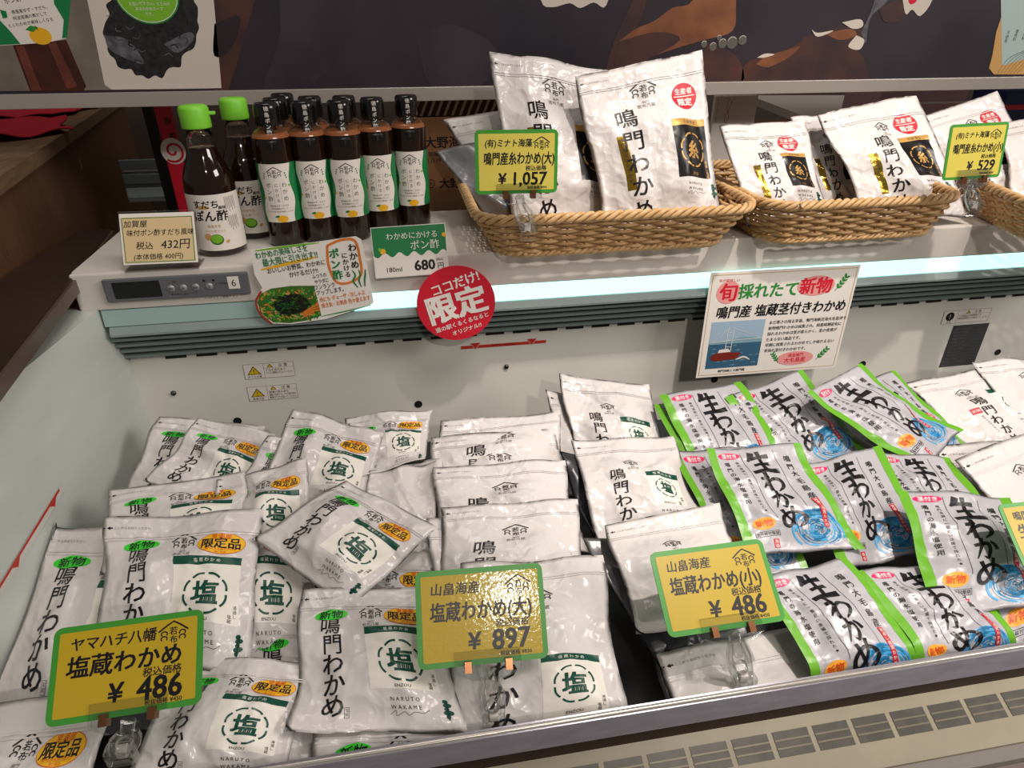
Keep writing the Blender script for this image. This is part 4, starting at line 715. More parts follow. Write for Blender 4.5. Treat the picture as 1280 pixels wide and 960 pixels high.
# ---------------------------------------------------------------- where every bag and card lies (corners: top left, top right, bottom right, bottom left; metres)
BAGS = {
'E1': ('E', [(-0.4403,0.4736,0.9357),(-0.2996,0.4663,0.9333),(-0.3108,0.2716,0.8700),(-0.4515,0.2789,0.8724)]),
'E2': ('E', [(-0.4412,0.6844,0.9654),(-0.2625,0.6494,0.9727),(-0.2655,0.4567,0.9022),(-0.4443,0.4916,0.8949)]),
'E3': ('E', [(-0.3511,0.6440,1.0013),(-0.1803,0.6344,0.9975),(-0.1821,0.4708,0.9314),(-0.3333,0.4907,0.9394)]),
'E4': ('E', [(-0.3722,0.7048,0.9973),(-0.2138,0.7099,0.9994),(-0.1951,0.5997,0.9548),(-0.3566,0.6020,0.9557)]),
'E5': ('E', [(-0.2767,0.6721,0.9763),(-0.1276,0.6541,0.9697),(-0.1224,0.4769,0.9052),(-0.2654,0.4962,0.9122)]),
'E6': ('E', [(-0.1322,0.5320,0.9663),(0.0030,0.5214,0.9625),(0.0231,0.3789,0.9106),(-0.1410,0.4037,0.9196)]),
'E7': ('E', [(-0.1129,0.4287,0.9191),(0.0398,0.4139,0.9151),(0.0192,0.2169,0.8623),(-0.1334,0.2317,0.8663)]),
'E8': ('E', [(-0.0873,0.6552,1.0144),(0.0171,0.5775,0.9862),(-0.0808,0.5075,0.9607),(-0.1907,0.5946,0.9924)]),
'E9': ('E', [(-0.2500,0.4935,0.9426),(-0.1136,0.4634,0.9328),(-0.1461,0.3606,0.8994),(-0.2825,0.3906,0.9092)]),
'E10': ('E', [(-0.1647,0.8226,1.0166),(-0.0436,0.7769,0.9943),(-0.0738,0.6748,0.9445),(-0.2253,0.6914,0.9526)]),
'E11': ('E', [(-0.1001,0.8316,0.9908),(0.0266,0.8330,0.9915),(0.0088,0.7507,0.9514),(-0.0910,0.7285,0.9405)]),
'E12': ('E', [(-0.0651,0.7307,0.9674),(0.0272,0.7345,0.9688),(0.0088,0.5812,0.9130),(-0.0981,0.5948,0.9180)]),
'E14': ('E', [(-0.3630,0.8820,0.9904),(-0.2164,0.8562,0.9743),(-0.2529,0.7525,0.9095),(-0.3995,0.7783,0.9257)]),
'E15': ('E', [(-0.2940,0.8404,1.0049),(-0.1915,0.8095,0.9870),(-0.2327,0.7066,0.9276),(-0.3563,0.7648,0.9613)]),
'E13': ('E', [(-0.1978,0.7913,0.9972),(-0.1086,0.7673,0.9834),(-0.1591,0.6576,0.9200),(-0.2575,0.7039,0.9468)]),
'E16': ('E', [(-0.2477,0.7051,0.9950),(-0.1393,0.7196,1.0015),(-0.1264,0.6053,0.9506),(-0.2527,0.5941,0.9456)]),
'M1': ('M', [(0.0326,0.8092,0.9837),(0.2105,0.8093,0.9838),(0.1936,0.6705,0.9220),(0.0157,0.6704,0.9219)]),
'M2': ('M', [(0.0197,0.7138,0.9756),(0.1961,0.7050,0.9717),(0.1805,0.5706,0.9119),(0.0041,0.5793,0.9158)]),
'M3': ('M', [(0.0210,0.6394,0.9694),(0.1921,0.6293,0.9649),(0.1740,0.4932,0.9043),(0.0029,0.5033,0.9088)]),
'M4': ('M', [(0.0351,0.5385,0.9696),(0.1939,0.5306,0.9664),(0.1818,0.3724,0.9025),(0.0014,0.3809,0.9060)]),
'S1': ('S', [(0.2248,0.8834,1.0030),(0.3621,0.8481,0.9923),(0.3622,0.7100,0.9060),(0.2249,0.7453,0.9167)]),
'S2': ('S', [(0.2088,0.7355,0.9836),(0.3523,0.7238,0.9789),(0.3580,0.5865,0.9235),(0.2070,0.5894,0.9246)]),
'S3': ('S', [(0.2113,0.5790,0.9639),(0.3601,0.5877,0.9675),(0.3665,0.4574,0.9148),(0.2135,0.4559,0.9142)]),
'S4': ('S', [(0.2312,0.4431,0.8982),(0.4092,0.4542,0.9010),(0.4214,0.2703,0.8551),(0.2434,0.2591,0.8523)]),
'G1': ('G', [(0.3594,0.8041,0.9965),(0.4950,0.8140,1.0013),(0.5280,0.6609,0.9266),(0.3796,0.6602,0.9263)]),
'G2': ('G', [(0.4596,0.7896,0.9879),(0.6056,0.8274,1.0064),(0.6436,0.6906,0.9396),(0.5058,0.6644,0.9269)]),
'G3': ('G', [(0.5544,0.7390,1.0174),(0.6723,0.7931,1.0254),(0.7882,0.6913,0.9576),(0.6826,0.6295,0.9440)]),
'G4': ('G', [(0.3724,0.6627,0.9957),(0.5038,0.6560,0.9924),(0.5230,0.5231,0.9276),(0.3740,0.5310,0.9315)]),
'G5': ('G', [(0.4930,0.6380,0.9687),(0.6288,0.6588,0.9771),(0.6179,0.5117,0.9176),(0.4843,0.5041,0.9146)]),
'G6': ('G', [(0.6117,0.6564,0.9674),(0.7286,0.6368,0.9602),(0.7203,0.5115,0.9146),(0.6061,0.5257,0.9198)]),
'G7': ('G', [(0.5776,0.5535,0.9873),(0.7180,0.5299,0.9768),(0.6938,0.4101,0.9234),(0.5286,0.4168,0.9264)]),
'G8': ('G', [(0.3531,0.4807,0.9483),(0.4712,0.4916,0.9518),(0.5083,0.3542,0.9072),(0.3834,0.3449,0.9042)]),
'G9': ('G', [(0.4741,0.4754,0.9424),(0.6007,0.4753,0.9423),(0.6245,0.3594,0.9091),(0.5012,0.3534,0.9074)]),
'R1': ('R', [(0.7645,0.7977,0.9817),(0.9439,0.8143,0.9898),(1.0039,0.6674,0.9181),(0.8246,0.6507,0.9100)]),
'R2': ('R', [(0.9029,0.8175,0.9992),(1.0718,0.8132,0.9969),(1.0667,0.6737,0.9227),(0.8978,0.6781,0.9250)]),
'R3': ('R', [(0.7262,0.6297,0.9574),(0.9060,0.6671,0.9740),(0.9503,0.4889,0.8947),(0.7705,0.4515,0.8781)]),
'G10': ('G', [(0.3517,0.7976,0.9872),(0.4806,0.8079,0.9921),(0.5039,0.6218,0.9053),(0.3764,0.6202,0.9045)]),
'G12': ('G', [(0.3425,0.7032,0.9739),(0.4687,0.6894,0.9683),(0.4571,0.5225,0.9009),(0.3572,0.5207,0.9002)]),
'G11': ('G', [(0.6700,0.8001,0.9923),(0.7573,0.8120,0.9978),(0.8057,0.6786,0.9356),(0.6802,0.6556,0.9249)]),
'G13': ('G', [(0.6617,0.5343,0.9558),(0.7607,0.5224,0.9515),(0.7407,0.3745,0.8976),(0.5879,0.3708,0.8963)]),
'S0': ('S', [(0.2033,0.8759,0.9791),(0.3382,0.8504,0.9644),(0.3467,0.7105,0.8836),(0.2020,0.7250,0.8920)]),
'SU1': ('S', [(0.1889,0.7258,0.9685),(0.3004,0.7035,0.9586),(0.3423,0.5664,0.8975),(0.2133,0.5628,0.8960)]),
'SU2': ('S', [(0.1858,0.5857,0.9417),(0.2966,0.5695,0.9352),(0.3209,0.4627,0.8920),(0.2285,0.4583,0.8903)]),
'SU3': ('S', [(0.2021,0.5337,0.9170),(0.3184,0.5170,0.9109),(0.3314,0.3903,0.8648),(0.2505,0.3919,0.8654)]),
'S5': ('S', [(0.2326,0.4759,0.8943),(0.3796,0.4738,0.8938),(0.3750,0.3723,0.8666),(0.2288,0.3823,0.8692)]),
'EU1': ('E', [(-0.2032,0.5408,0.9316),(-0.0512,0.5196,0.9259),(-0.0556,0.3753,0.8873),(-0.1962,0.3962,0.8929)]),
'EU2': ('E', [(-0.1245,0.6178,0.9385),(0.0254,0.5976,0.9331),(0.0174,0.4359,0.8898),(-0.1179,0.4480,0.8930)]),
'EU3': ('E', [(-0.3196,0.6429,0.9340),(-0.1540,0.6205,0.9280),(-0.1583,0.4456,0.8811),(-0.3127,0.4682,0.8871)]),
'EU4': ('E', [(-0.0573,0.7494,0.9634),(0.0310,0.7454,0.9619),(0.0252,0.6067,0.9115),(-0.0711,0.6090,0.9123)]),
'EU5': ('E', [(-0.3656,0.7861,0.9489),(-0.2093,0.7678,0.9422),(-0.2273,0.6394,0.8955),(-0.3772,0.6584,0.9024)]),
'MU1': ('M', [(0.0191,0.7857,0.9760),(0.1932,0.7800,0.9737),(0.2014,0.6010,0.9014),(0.0010,0.6153,0.9072)]),
'MU2': ('M', [(0.0061,0.6313,0.9569),(0.1682,0.6222,0.9536),(0.1919,0.4218,0.8807),(-0.0034,0.4338,0.8850)]),
'RU1': ('R', [(0.7527,0.7858,0.9603),(1.0068,0.7751,0.9560),(0.9410,0.5342,0.8587),(0.7383,0.5478,0.8641)]),
'RU2': ('R', [(0.7272,0.6761,0.9467),(0.9566,0.6778,0.9473),(0.8945,0.4366,0.8499),(0.6970,0.4615,0.8600)]),
'B1': ('B', [(0.2734,1.0425,1.4101),(0.4779,1.0592,1.4477),(0.4980,0.9473,1.1963),(0.3079,0.9482,1.1983)]),
'B2': ('B', [(0.1577,1.1035,1.4429),(0.3496,1.0917,1.4163),(0.3490,0.9903,1.1887),(0.1712,0.9914,1.1911)]),
'B3': ('b', [(0.0850,1.1268,1.3456),(0.2629,1.1399,1.3702),(0.2874,1.0462,1.1940),(0.1807,1.0461,1.1939)]),
'B4': ('b', [(0.0652,1.0925,1.3071),(0.2169,1.1051,1.3274),(0.2539,1.0180,1.1879),(0.1461,1.0243,1.1980)]),
'N1': ('b', [(0.5030,1.0283,1.3398),(0.6463,1.0328,1.3464),(0.6785,0.9399,1.2086),(0.5306,0.9396,1.2083)]),
'N2': ('b', [(0.6443,1.0695,1.3439),(0.7527,1.0709,1.3463),(0.8111,0.9900,1.2061),(0.6650,0.9893,1.2050)]),
'N3': ('b', [(0.6715,1.0327,1.3565),(0.8529,1.0462,1.3765),(0.9159,0.9328,1.2085),(0.7257,0.9291,1.2030)]),
'N4': ('b', [(0.9081,1.0932,1.3348),(1.0662,1.1172,1.3732),(1.1453,1.0184,1.2151),(0.9508,1.0114,1.2040)]),
'N5': ('b', [(1.0466,1.0678,1.3271),(1.2109,1.0756,1.3395),(1.2312,0.9909,1.2040),(1.0513,0.9861,1.1963)]),
}
CARDS = {
'C486L': ([(-0.3281,0.4651,1.0245),(-0.2037,0.4662,1.0253),(-0.2028,0.4042,0.9768),(-0.3272,0.4030,0.9759)], 124.4, 78.8),
'C897': ([(-0.0128,0.4686,1.0349),(0.1094,0.4650,1.0309),(0.1056,0.4066,0.9660),(-0.0166,0.4102,0.9700)], 122.3, 87.5),
'C486R': ([(0.2250,0.4762,1.0136),(0.3487,0.4766,1.0139),(0.3491,0.4079,0.9676),(0.2253,0.4074,0.9673)], 123.7, 82.9),
'C529': ([(0.7537,0.8461,1.3618),(0.8447,0.8465,1.3638),(0.8464,0.8337,1.2917),(0.7553,0.8334,1.2897)], 91.1, 73.3),
'C1057': ([(0.1003,0.8490,1.3713),(0.2049,0.8488,1.3698),(0.2038,0.8409,1.2941),(0.0992,0.8410,1.2956)], 104.5, 76.1),
'CR': ([(0.6267,0.4740,1.0217),(0.7346,0.4731,1.0210),(0.7338,0.4155,0.9792),(0.6259,0.4165,0.9799)], 107.9, 71.1),
'C432': ([(-0.3673,0.9600,1.2609),(-0.2731,0.9596,1.2599),(-0.2738,0.9299,1.1991),(-0.3680,0.9303,1.2000)], 94.2, 67.8),
'POP': ([(-0.2098,0.9228,1.2181),(-0.0504,0.9231,1.2250),(-0.0454,0.9191,1.1101),(-0.2048,0.9188,1.1032)], 159.5, 115.0),
'C680': ([(-0.0388,0.9372,1.2316),(0.0642,0.9377,1.2334),(0.0654,0.9187,1.1672),(-0.0376,0.9182,1.1654)], 103.0, 68.9),
'BRIDGE': ([(0.4739,0.9191,1.1410),(0.7316,0.9190,1.1387),(0.7299,0.9126,0.9547),(0.4723,0.9127,0.9570)], 257.7, 184.1),
'RED': ([(0.0159,0.9161,1.1799),(0.1322,0.9161,1.1805),(0.1327,0.9118,1.0591),(0.0165,0.9118,1.0585)], 116.3, 121.5),
}
GE, GM, GS, GG, GR, GB, GN = 'salted wakame bags with yellow oval stickers', 'large salted wakame bags in the middle column', 'small salted wakame bags right of the middle column', 'green-striped fresh wakame bags', 'white wakame bags at the right end', 'big gold-label bags in the left basket', 'small gold-label bags in the baskets'
TODO = [
 ('EU1', GE, 'white bag buried at the front of the left pile, left of the front centre bag', .006, {}),
 ('EU2', GE, 'white bag buried beneath the tilted top bag of the left pile', .006, {}),
 ('EU4', GE, 'white bag showing only its edge between the left pile and the middle column', .006, {}),
 ('E14', GE, 'rearmost bag in the left corner of the well, green sticker near its top', .010, {}),
 ('E13', GE, 'narrow glimpse of a bag on edge, third along the left pile back row', .008, {}),
 ('E15', GE, 'slanted white bag in the back row, its whole column of characters showing', .009, {}),
 ('E12', GE, 'mostly blank bag under the curled back bag, beside the middle column', .009, {'plain': True}),
 ('E11', GE, 'back bag with a curled-up bottom edge, right end of the left pile', .007, {'curl': [('b', .022)]}),
 ('E10', GE, 'back bag of the left pile with clear white label, directly behind the tilted top bag', .011, {}),
 ('E16', GE, 'half-hidden bag left of the tilted top bag, showing yellow sticker and green label', .010, {}),
 ('E5', GE, 'bag wedged between the tall front-left bag and the front centre bag', .010, {}),
 ('E4', GE, 'bag just behind the large stickered bag on the left, only its top strip showing', .010, {}),
 ('E2', GE, 'long bag leaning on the left wall, characters running down toward the price card', .012, {}),
 ('E3', GE, 'large upright bag on the left with both stickers and full white label', .012, {}),
 ('E9', GE, 'front bag to the right of the left price card, lower edge behind the rail', .011, {}),
 ('E1', GE, 'bag at the bottom left corner of the photo, under the left price card', .010, {}),
 ('E7', GE, 'bag at the rail below the front centre bag, only its label emblem showing', .007, {}),
 ('E6', GE, 'front centre bag left of the 897 card, whole column of characters visible', .013, {'curl': [('b', .006)]}),
 ('E8', GE, 'tilted bag lying across the top of the left pile, turned toward the right', .013, {'curl': [('b', -.006)]}),
 ('MU1', GM, 'large bag buried behind the middle column, only a sliver showing', .006, {}),
 ('MU2', GM, 'large bag buried under the front half of the middle column', .006, {}),
 ('M1', GM, 'rearmost large white bag of the middle column, against the back panel', .013, {}),
 ('M2', GM, 'second large bag from the back in the middle column', .013, {}),
 ('M3', GM, 'third large bag from the back, just behind the 897 price card', .013, {}),
 ('M4', GM, 'front large bag of the middle column, white label right of the 897 card', .014, {}),
 ('SU3', GS, 'lowest turned-over grey bag beside the front large bag', .005, {'films': ('film_dark', 'film_back'), 'plain': True}),
 ('SU2', GS, 'middle turned-over grey bag at the left edge of the small-bag column', .005, {'films': ('film_back', 'film_dark'), 'plain': True}),
 ('SU1', GS, 'upper turned-over grey bag at the left edge of the small-bag column', .005, {'films': ('film_dark', 'film_back'), 'plain': True}),
 ('S5', GS, 'grey bag partly under the right-hand 486 card', .005, {'films': ('film_back', 'film_white'), 'plain': True}),
 ('S0', GS, 'small bag peeking out behind the rearmost small bag', .006, {}),
 ('S1', GS, 'rearmost small bag, standing up against the back panel', .010, {}),
 ('S2', GS, 'second small bag from the back, white label fully visible', .012, {}),
 ('S3', GS, 'third small bag from the back, behind the right-hand 486 card', .011, {}),
 ('S4', GS, 'small bag at the rail directly below the right-hand 486 card', .008, {}),
 ('G12', GG, 'lower green-striped bag under the left front of the green pile', .006, {}),
 ('G10', GG, 'green-striped bag buried under the leftmost back bag, only its stripe showing', .006, {}),
 ('G13', GG, 'green-striped bag at the far right, buried under the overlapping one', .006, {}),
 ('G11', GG, 'green-striped bag behind the diagonal one, just its corner showing', .006, {}),
 ('G1', GG, 'leftmost green-striped bag of the back row', .009, {}),
 ('G2', GG, 'second green-striped bag of the back row, blue swirl visible below it', .009, {}),
 ('G6', GG, 'green-striped bag half covered by the diagonal one, right of the middle', .008, {}),
 ('G5', GG, 'green-striped bag in the middle of the pile, right of the raised one', .009, {}),
 ('G8', GG, 'green-striped bag at the rail nearest the right-hand 486 card', .009, {}),
 ('G9', GG, 'green-striped bag at the rail under the overlapping right front bag', .009, {}),
 ('G4', GG, 'raised green-striped bag at the left front of the pile, whole swirl showing', .010, {'curl': [('b', .004)]}),
 ('G7', GG, 'green-striped bag at the right front, overlapping the one at the rail', .010, {}),
 ('G3', GG, 'green-striped bag lying diagonally on top at the back of the pile', .010, {}),
 ('RU2', GR, 'white bag buried lower in the right-hand pile', .006, {}),
 ('R1', GR, 'white bag with a small red seal at the right end of the case', .011, {}),
 ('R2', GR, 'white bag at the back right corner, cut by the photo edge', .010, {}),
 ('R3', GR, 'white bag at the right edge in front of the red-seal bag', .012, {}),
 ('B3', GN, 'rear bag whose pale corner pokes out above the 1,057 card', .010, {'films': ('film_white', 'film_back')}),
 ('B4', GN, 'bag with a grey foil corner beside the 1,057 card', .008, {'films': ('film_back', 'film_back'), 'plain': True}),
 ('B2', GB, 'big bag leaning behind its twin, its left side above the 1,057 card', .018, {}),
 ('B1', GB, 'big front bag with red circle and complete black and gold label', .020, {}),
 ('N4', GN, 'small bag at the back with blank peaked top, behind the 529 card', .012, {}),
 ('N2', GN, 'small bag squeezed between the two front bags of the middle basket', .008, {}),
 ('N1', GN, 'left front small bag in the middle basket', .013, {}),
 ('N3', GN, 'right front small bag in the middle basket, standing tallest', .014, {}),
 ('N5', GN, 'small bag in the rightmost basket, right of the 529 card', .012, {}),
]
for i, (k, grp, lab, puff, kw) in enumerate(TODO):
    kind, C4 = BAGS[k]; kw = dict(kw); kind = 'H' if k == 'S4' else kind; films = kw.pop('films', ('film_silver', 'film_back') if kind == 'G' else ('film_white', 'film_back'))
    bag(kind, C4, lab, grp, 100+i+(2 if i < 47 else 3), puff, films, sag=kind in 'EMSGRH', **kw)

# ---------------------------------------------------------------- price cards in clear clips
def frame(P): TL, TR, BR, BL = [np.array(p) for p in P]; ex = TR-TL; w = np.linalg.norm(ex); ex /= w; ey = BL-TL; h = np.linalg.norm(ey); ey /= h; n = np.cross(ex, -ey); return TL, ex, ey, n, w, h
def slab(art_outline, TL, ex, ey, n, th, k, name, parent):
    w = Vector((0, 0, 0)); p = parent
    while p is not None: w += p.location; p = p.parent
    P = [TL+ex*x/1000+ey*y/1000 for x, y in art_outline]; m = MB(); N = len(P); m.add(P+[q-n*th for q in P], [list(range(N))[::-1], list(range(N, 2*N))]+[(i, (i+1) % N, N+(i+1) % N, N+i) for i in range(N)], k); return m.build(name, parent, tuple(w))
def rr_outline(w, h, r): return [(cx+r*math.cos(a), cy+r*math.sin(a)) for cx, cy, a0 in ((w-r, r, -90), (w-r, h-r, 0), (r, h-r, 90), (r, r, 180)) for a in [math.radians(a0+22.5*i) for i in range(5)]]
def price_card(key, maker, item, price, small, label, base, shiny=False, lemon=False, lg=True, name='price_card'):
    P, w, h = CARDS[key]; TL, ex, ey, n, w, h = frame(P); W, H = w*1000, h*1000; s = W/124
    o = tag(empty(name, TL+ex*w/2+ey*h), label, 'price card', 'yellow price cards'); bpy.context.view_layer.update(); o_ = rr_outline(W, H, 7*s); slab(o_, TL, ex, ey, n, .0012, 'card_green', 'card', o)
    A = Art(); b = 5.2*s; y_ = ('card_glare' if shiny else 'card_yellow') if not lemon else ('card_glare_lemon' if shiny else 'card_lemon'); A.rrect(b, b, W-b, H-b, 1.5*s, y_, 0)
    A.text(maker, 15*s, 17*H/84, 12*s, 'ink', 2, .02, shear=.1, align='l', fit=W-54*s)
    A.text(item, 13*s, 37*H/84, 19*s, 'ink', 2, .026, align='l', shear=.06, fit=W-(26*s if len(item) < 9 else 18*s))
    A.text('税込価格', W-17*s, 50*H/84, 8*s, 'ink', 2, .015, align='r', shear=.08); A.text('¥', W-(70 if len(price) < 4 else 84)*s, 63*H/84, 21*s, 'ink', 2, .03, shear=.08); A.text(price, W-16*s, 63*H/84, 26*s, 'ink', 2, .028, align='r', shear=.04, sx=.95); A.text(small, W-16*s, 76*H/84, 4.8*s, 'ink', 2, .015, align='r')
    if lg: logo(A, W-25*s, 19*H/84, 20*s)
    art_part(A, 'printed_face', o, TL, ex, ey, n)
    if base is None: return o
    # clip: jaw plates over the lower edge, two pins, hinged neck, clamp
    c = tag(empty('card_clip', np.array(base)), label.replace('yellow price card', 'clear plastic clip under the price card'), 'card clip', 'clear clips under the price cards'); bpy.context.view_layer.update(); wz = tuple(base)
    mid = TL+ex*w*.53+ey*h; jw, jh = .031*s**.5, .013
    for d_, nm in ((.0008, 'front_jaw'), (-.0045, 'rear_jaw')):
        q = [mid-ex*jw-ey*jh, mid+ex*jw-ey*jh, mid+ex*jw*1.0+ey*.006, mid+ex*jw*.5+ey*.013, mid-ex*jw*.5+ey*.013, mid-ex*jw*1.0+ey*.006]; q = [a+n*d_ for a in q]; m = MB(); k = len(q); m.add(q+[a+n*.0022 for a in q], [list(range(k)), list(range(k, 2*k))[::-1]]+[(i, (i+1) % k, k+(i+1) % k, k+i)[::-1] for i in range(k)], 'acrylic'); m.build(nm, c, wz)
    for e in (-.62, .62):
        m = MB(); a = mid+ex*jw*e; q = [a+ex*dx_+ey*dy_+n*dn_ for dn_ in (-.0052, .0046) for dx_, dy_ in ((-.0032, -.004), (.0032, -.004), (.0032, .006), (-.0032, .006))]; m.hexa([q[3], q[2], q[1], q[0], q[7], q[6], q[5], q[4]], 'copper_pin'); m.build('pin', c, wz)
    p0 = mid+ey*.010; p3 = np.array(base); p1 = p0+(p3-p0)*.35; p2 = p0+(p3-p0)*.62; side = ex/np.linalg.norm(ex)
    m = MB(); m.tube([p0-ey*.006, p1], [.0062, .0048], 'acrylic', 10); m.build('neck', c, wz)
    m = MB(); m.lathe([(.0001, -.0075), (.005, -.006), (.0075, 0), (.005, .006), (.0001, .0075)], tuple(p2), 'acrylic', 16); m.build('ball_joint', c, wz)
    for e in (-1, 1): m = MB(); m.tube([p0+side*.006*e+ey*.003, p1+side*.0095*e, p2+side*.009*e, p3+side*.0065*e], [.003, .0036, .0042, .0036], 'acrylic', 8); m.build('prong', c, wz)
    m = MB(); q = p2+(p3-p2)*.55; m.box(q[0]-.0045, q[0]+.0045, q[1]-.004, q[1]+.004, q[2]-.005, q[2]+.005, 'clip_white', .0015); m.build('spring_block', c, wz)
    m = MB(); m.box(p3[0]-.011, p3[0]+.011, p3[1]-.006, p3[1]+.006, p3[2]-.012, p3[2]+.012, 'acrylic', .002); m.build('clamp_foot', c, wz); return o
def rail_base(px, py): p = on_y(px, py, LIP_Y+.022); return (p[0], p[1], p[2])
price_card('C486L', 'ヤマハチ八幡', '塩蔵わかめ', '486', '税抜価格 ¥450', 'yellow price card reading 486 on the left, over the stickered bags', rail_base(152, 945))
price_card('C897', '山畠海産', '塩蔵わかめ(大)', '897', '税抜価格 ¥830', 'yellow price card reading 897 in the middle front', rail_base(618, 905), shiny=True)
price_card('C486R', '山畠海産', '塩蔵わかめ(小)', '486', '税抜価格 ¥450', 'yellow price card reading 486 in front of the green-striped bags', rail_base(930, 855))
price_card('CR', '鳴門', '生わかめ', '486', '税抜', 'yellow price card cut off by the right edge of the photo', None, lg=False)
price_card('C1057', '(有)ミナト海藻', '鳴門産糸わかめ(大)', '1,057', '税抜価格 ¥979', 'yellow price card reading 1,057 clipped to the left basket', (.172, .864, 1.238), shiny=True, lemon=True)
price_card('C529', '(有)ミナト海藻', '鳴門産糸わかめ(小)', '529', '税抜価格 ¥490', 'yellow price card reading 529 at the gap between two baskets', (.856, .868, 1.238), lemon=True)

# ---------------------------------------------------------------- signs on the shelf edge
def sign(name, key, label, cat, th, outline, k, art, clear=False):
    P, _, _ = CARDS[key]; TL, ex, ey, n, w, h = frame(P); o = tag(empty(name, TL+ex*w/2+ey*h), label, cat); bpy.context.view_layer.update(); slab(outline, TL, ex, ey, n, th, k, 'board', o); art_part(art, 'printed_face', o, TL, ex, ey, n); return o, TL, ex, ey, n, w, h
W, H = CARDS['C432'][1:]
A = Art(); A.rect(2, 5, W-2, H-2, 'paper_cream', 0)
for a, b in (((3, 6.5), (W-3, 6)), ((W-3, 6), (W-3.4, H-3)), ((W-3.4, H-3), (3.4, H-3.4)), ((3.4, H-3.4), (3, 6.5))): A.line([a, b], .9, 'pop_green', 1)
A.text('加賀屋', 5, 14, 10, 'ink', 2, .006, align='l', shear=.15); A.text('味付ポン酢すだち風味', 8, 26, 9.3, 'ink', 2, .006, align='l', shear=.15, sx=.92); A.text('税込', 18, 43, 11, 'ink', 2, .006, align='l', shear=.15); A.text('432円', 86, 42, 15, 'ink', 2, .006, align='r', shear=.15); A.text('(本体価格 400円)', 14, 58, 9, 'ink', 2, .004, align='l', shear=.15, sx=.95)
o, TL, ex, ey, n, w, h = sign('price_stand', 'C432', 'handwritten cream price card in a clear stand before the green-capped bottles', 'price card', .0015, [(0, 0), (W, 0), (W, H), (0, H)], 'paper_white', A)
wz = tuple(o.location); m = MB(); q = [TL-ey*.003-ex*.002, TL-ey*.003+ex*(w+.002), TL+ex*(w+.002)+ey*(h+.002), TL-ex*.002+ey*(h+.002)]; m.hexa([a-n*.0031 for a in q[::-1]]+[a-n*.0016 for a in q[::-1]], 'acrylic'); m.build('acrylic_sleeve', o, wz)
m = MB(); b0, b1 = TL+ey*h, TL+ey*h+ex*w; z_ = SHELF_Z+.0005; m.hexa([(b0[0], b0[1]-.004, z_), (b1[0], b1[1]-.004, z_), (b1[0], b1[1]+.035, z_), (b0[0], b0[1]+.022, z_), (b0[0], b0[1]-.004, z_+.002), (b1[0], b1[1]-.004, z_+.002), (b1[0], b1[1]+.035, z_+.002), (b0[0], b0[1]+.035, z_+.002)], 'acrylic'); m.build('acrylic_foot', o, wz)
# hand-lettered food sign
W, H = CARDS['POP'][1:]; S_ = W/160; A = Art()
out = [(8, 4), (90, 2), (150, -1), (157, 4), (W, 50), (W+1, H-18), (W-4, H-14), (90, H), (40, H+2), (14, H-2), (2, H-18), (-1, H-34), (2, H-46), (12, H-56), (6, 40)]
BOWL = [(2, H-20), (1, H-36), (8, H-48), (24, H-54), (50, H-55), (82, H-52), (84, H-6), (60, H-1), (38, H), (16, H-4)]
A.poly(BOWL, 'lime_dark', 1); g = random.Random(11)
def inside(x, y): return 5 < x < 82 and H-50 < y < H-4 and not (x < 14 and (y < H-44 or y > H-10))
A.ell(46, H-28, 24, 15, 'bowl_dark', 2)
for i in range(70): a0, r0 = g.uniform(0, 6.28), g.uniform(0, 20); x, y = 46+r0*math.cos(a0), H-28+r0*.6*math.sin(a0); A.line([(x, y), (x+g.uniform(-6, 6), y+g.uniform(-4, 4)), (x+g.uniform(-9, 9), y+g.uniform(-5, 5))], g.uniform(.6, 1.3), g.choice(['lime_dark', 'ink', 'ink', 'pop_green']), 12, taper=True)
for i in range(260):
    x, y = g.uniform(5, 82), g.uniform(H-52, H-3)
    if inside(x, y):
        dd_ = math.hypot((x-46)/26, (y-(H-28))/17); k = g.choice(['bowl_dark', 'ink', 'bowl_dark', 'bowl_dark']) if dd_ < 1 else g.choice(['bowl_green', 'lime_dark', 'lime', 'bowl_orange', 'straw_print', 'pop_green']); a = g.uniform(0, 6.28); L_ = g.uniform(4, 9); A.line([(x-math.cos(a)*L_/2, y-math.sin(a)*L_/2), (x+g.uniform(-1.5, 1.5), y+g.uniform(-1.5, 1.5)), (x+math.cos(a)*L_/2, y+math.sin(a)*L_/2)], g.uniform(1, 3.2), k, 2+i % 9, taper=True)
A.line([(14, H-2), (1, H-20), (0, H-38), (10, H-52)], 3, 'bowl_red', 12)
for i in range(3): A.line([(60, H-8-3*i), (72, H-14-3*i), (84, H-16-4*i)], 2.4, 'bowl_orange', 13)
for q in ((10, H-47, 34, H-38), (12, H-38, 30, H-32)): A.line([(q[0], q[3]), (q[2], q[1])], 6, 'lime_dark', 4)
A.line([(14, 6), (60, 4), (100, 3)], 3, 'lime', 1, taper=True); A.line([(16, 33), (60, 27), (94, 22)], 4.4, 'yuzu', 1, taper=True); A.line([(84, H-5), (120, H-9), (156, H-14)], 1.8, 'leaf_green', 1, taper=True)
A.text('わかめの美味しさを', 13, 13, 11, 'pop_green', 3, .02, align='l', rot=-4, sx=.72); A.text('最大限に引き出す!!', 20, 24, 12, 'pop_green', 3, .02, align='l', rot=-4, sx=.74); A.text('おいしいお野菜、わかめに', 24, 36, 8.6, 'ink', 3, .012, align='l', rot=-4, sx=.78); A.text('かけるだけ!!', 52, 44, 8.6, 'ink', 3, .012, align='l', rot=-4, sx=.85)
for i, (t, s) in enumerate((('ふつうの', 7), ('サラダに', 7), ('ワンランク', 8.4), ('アップします。', 8.4))): A.text(t, 82+(i % 2)*2, 50+i*8.2, s, 'ink', 3, .012, align='l', rot=-4, sx=.72)
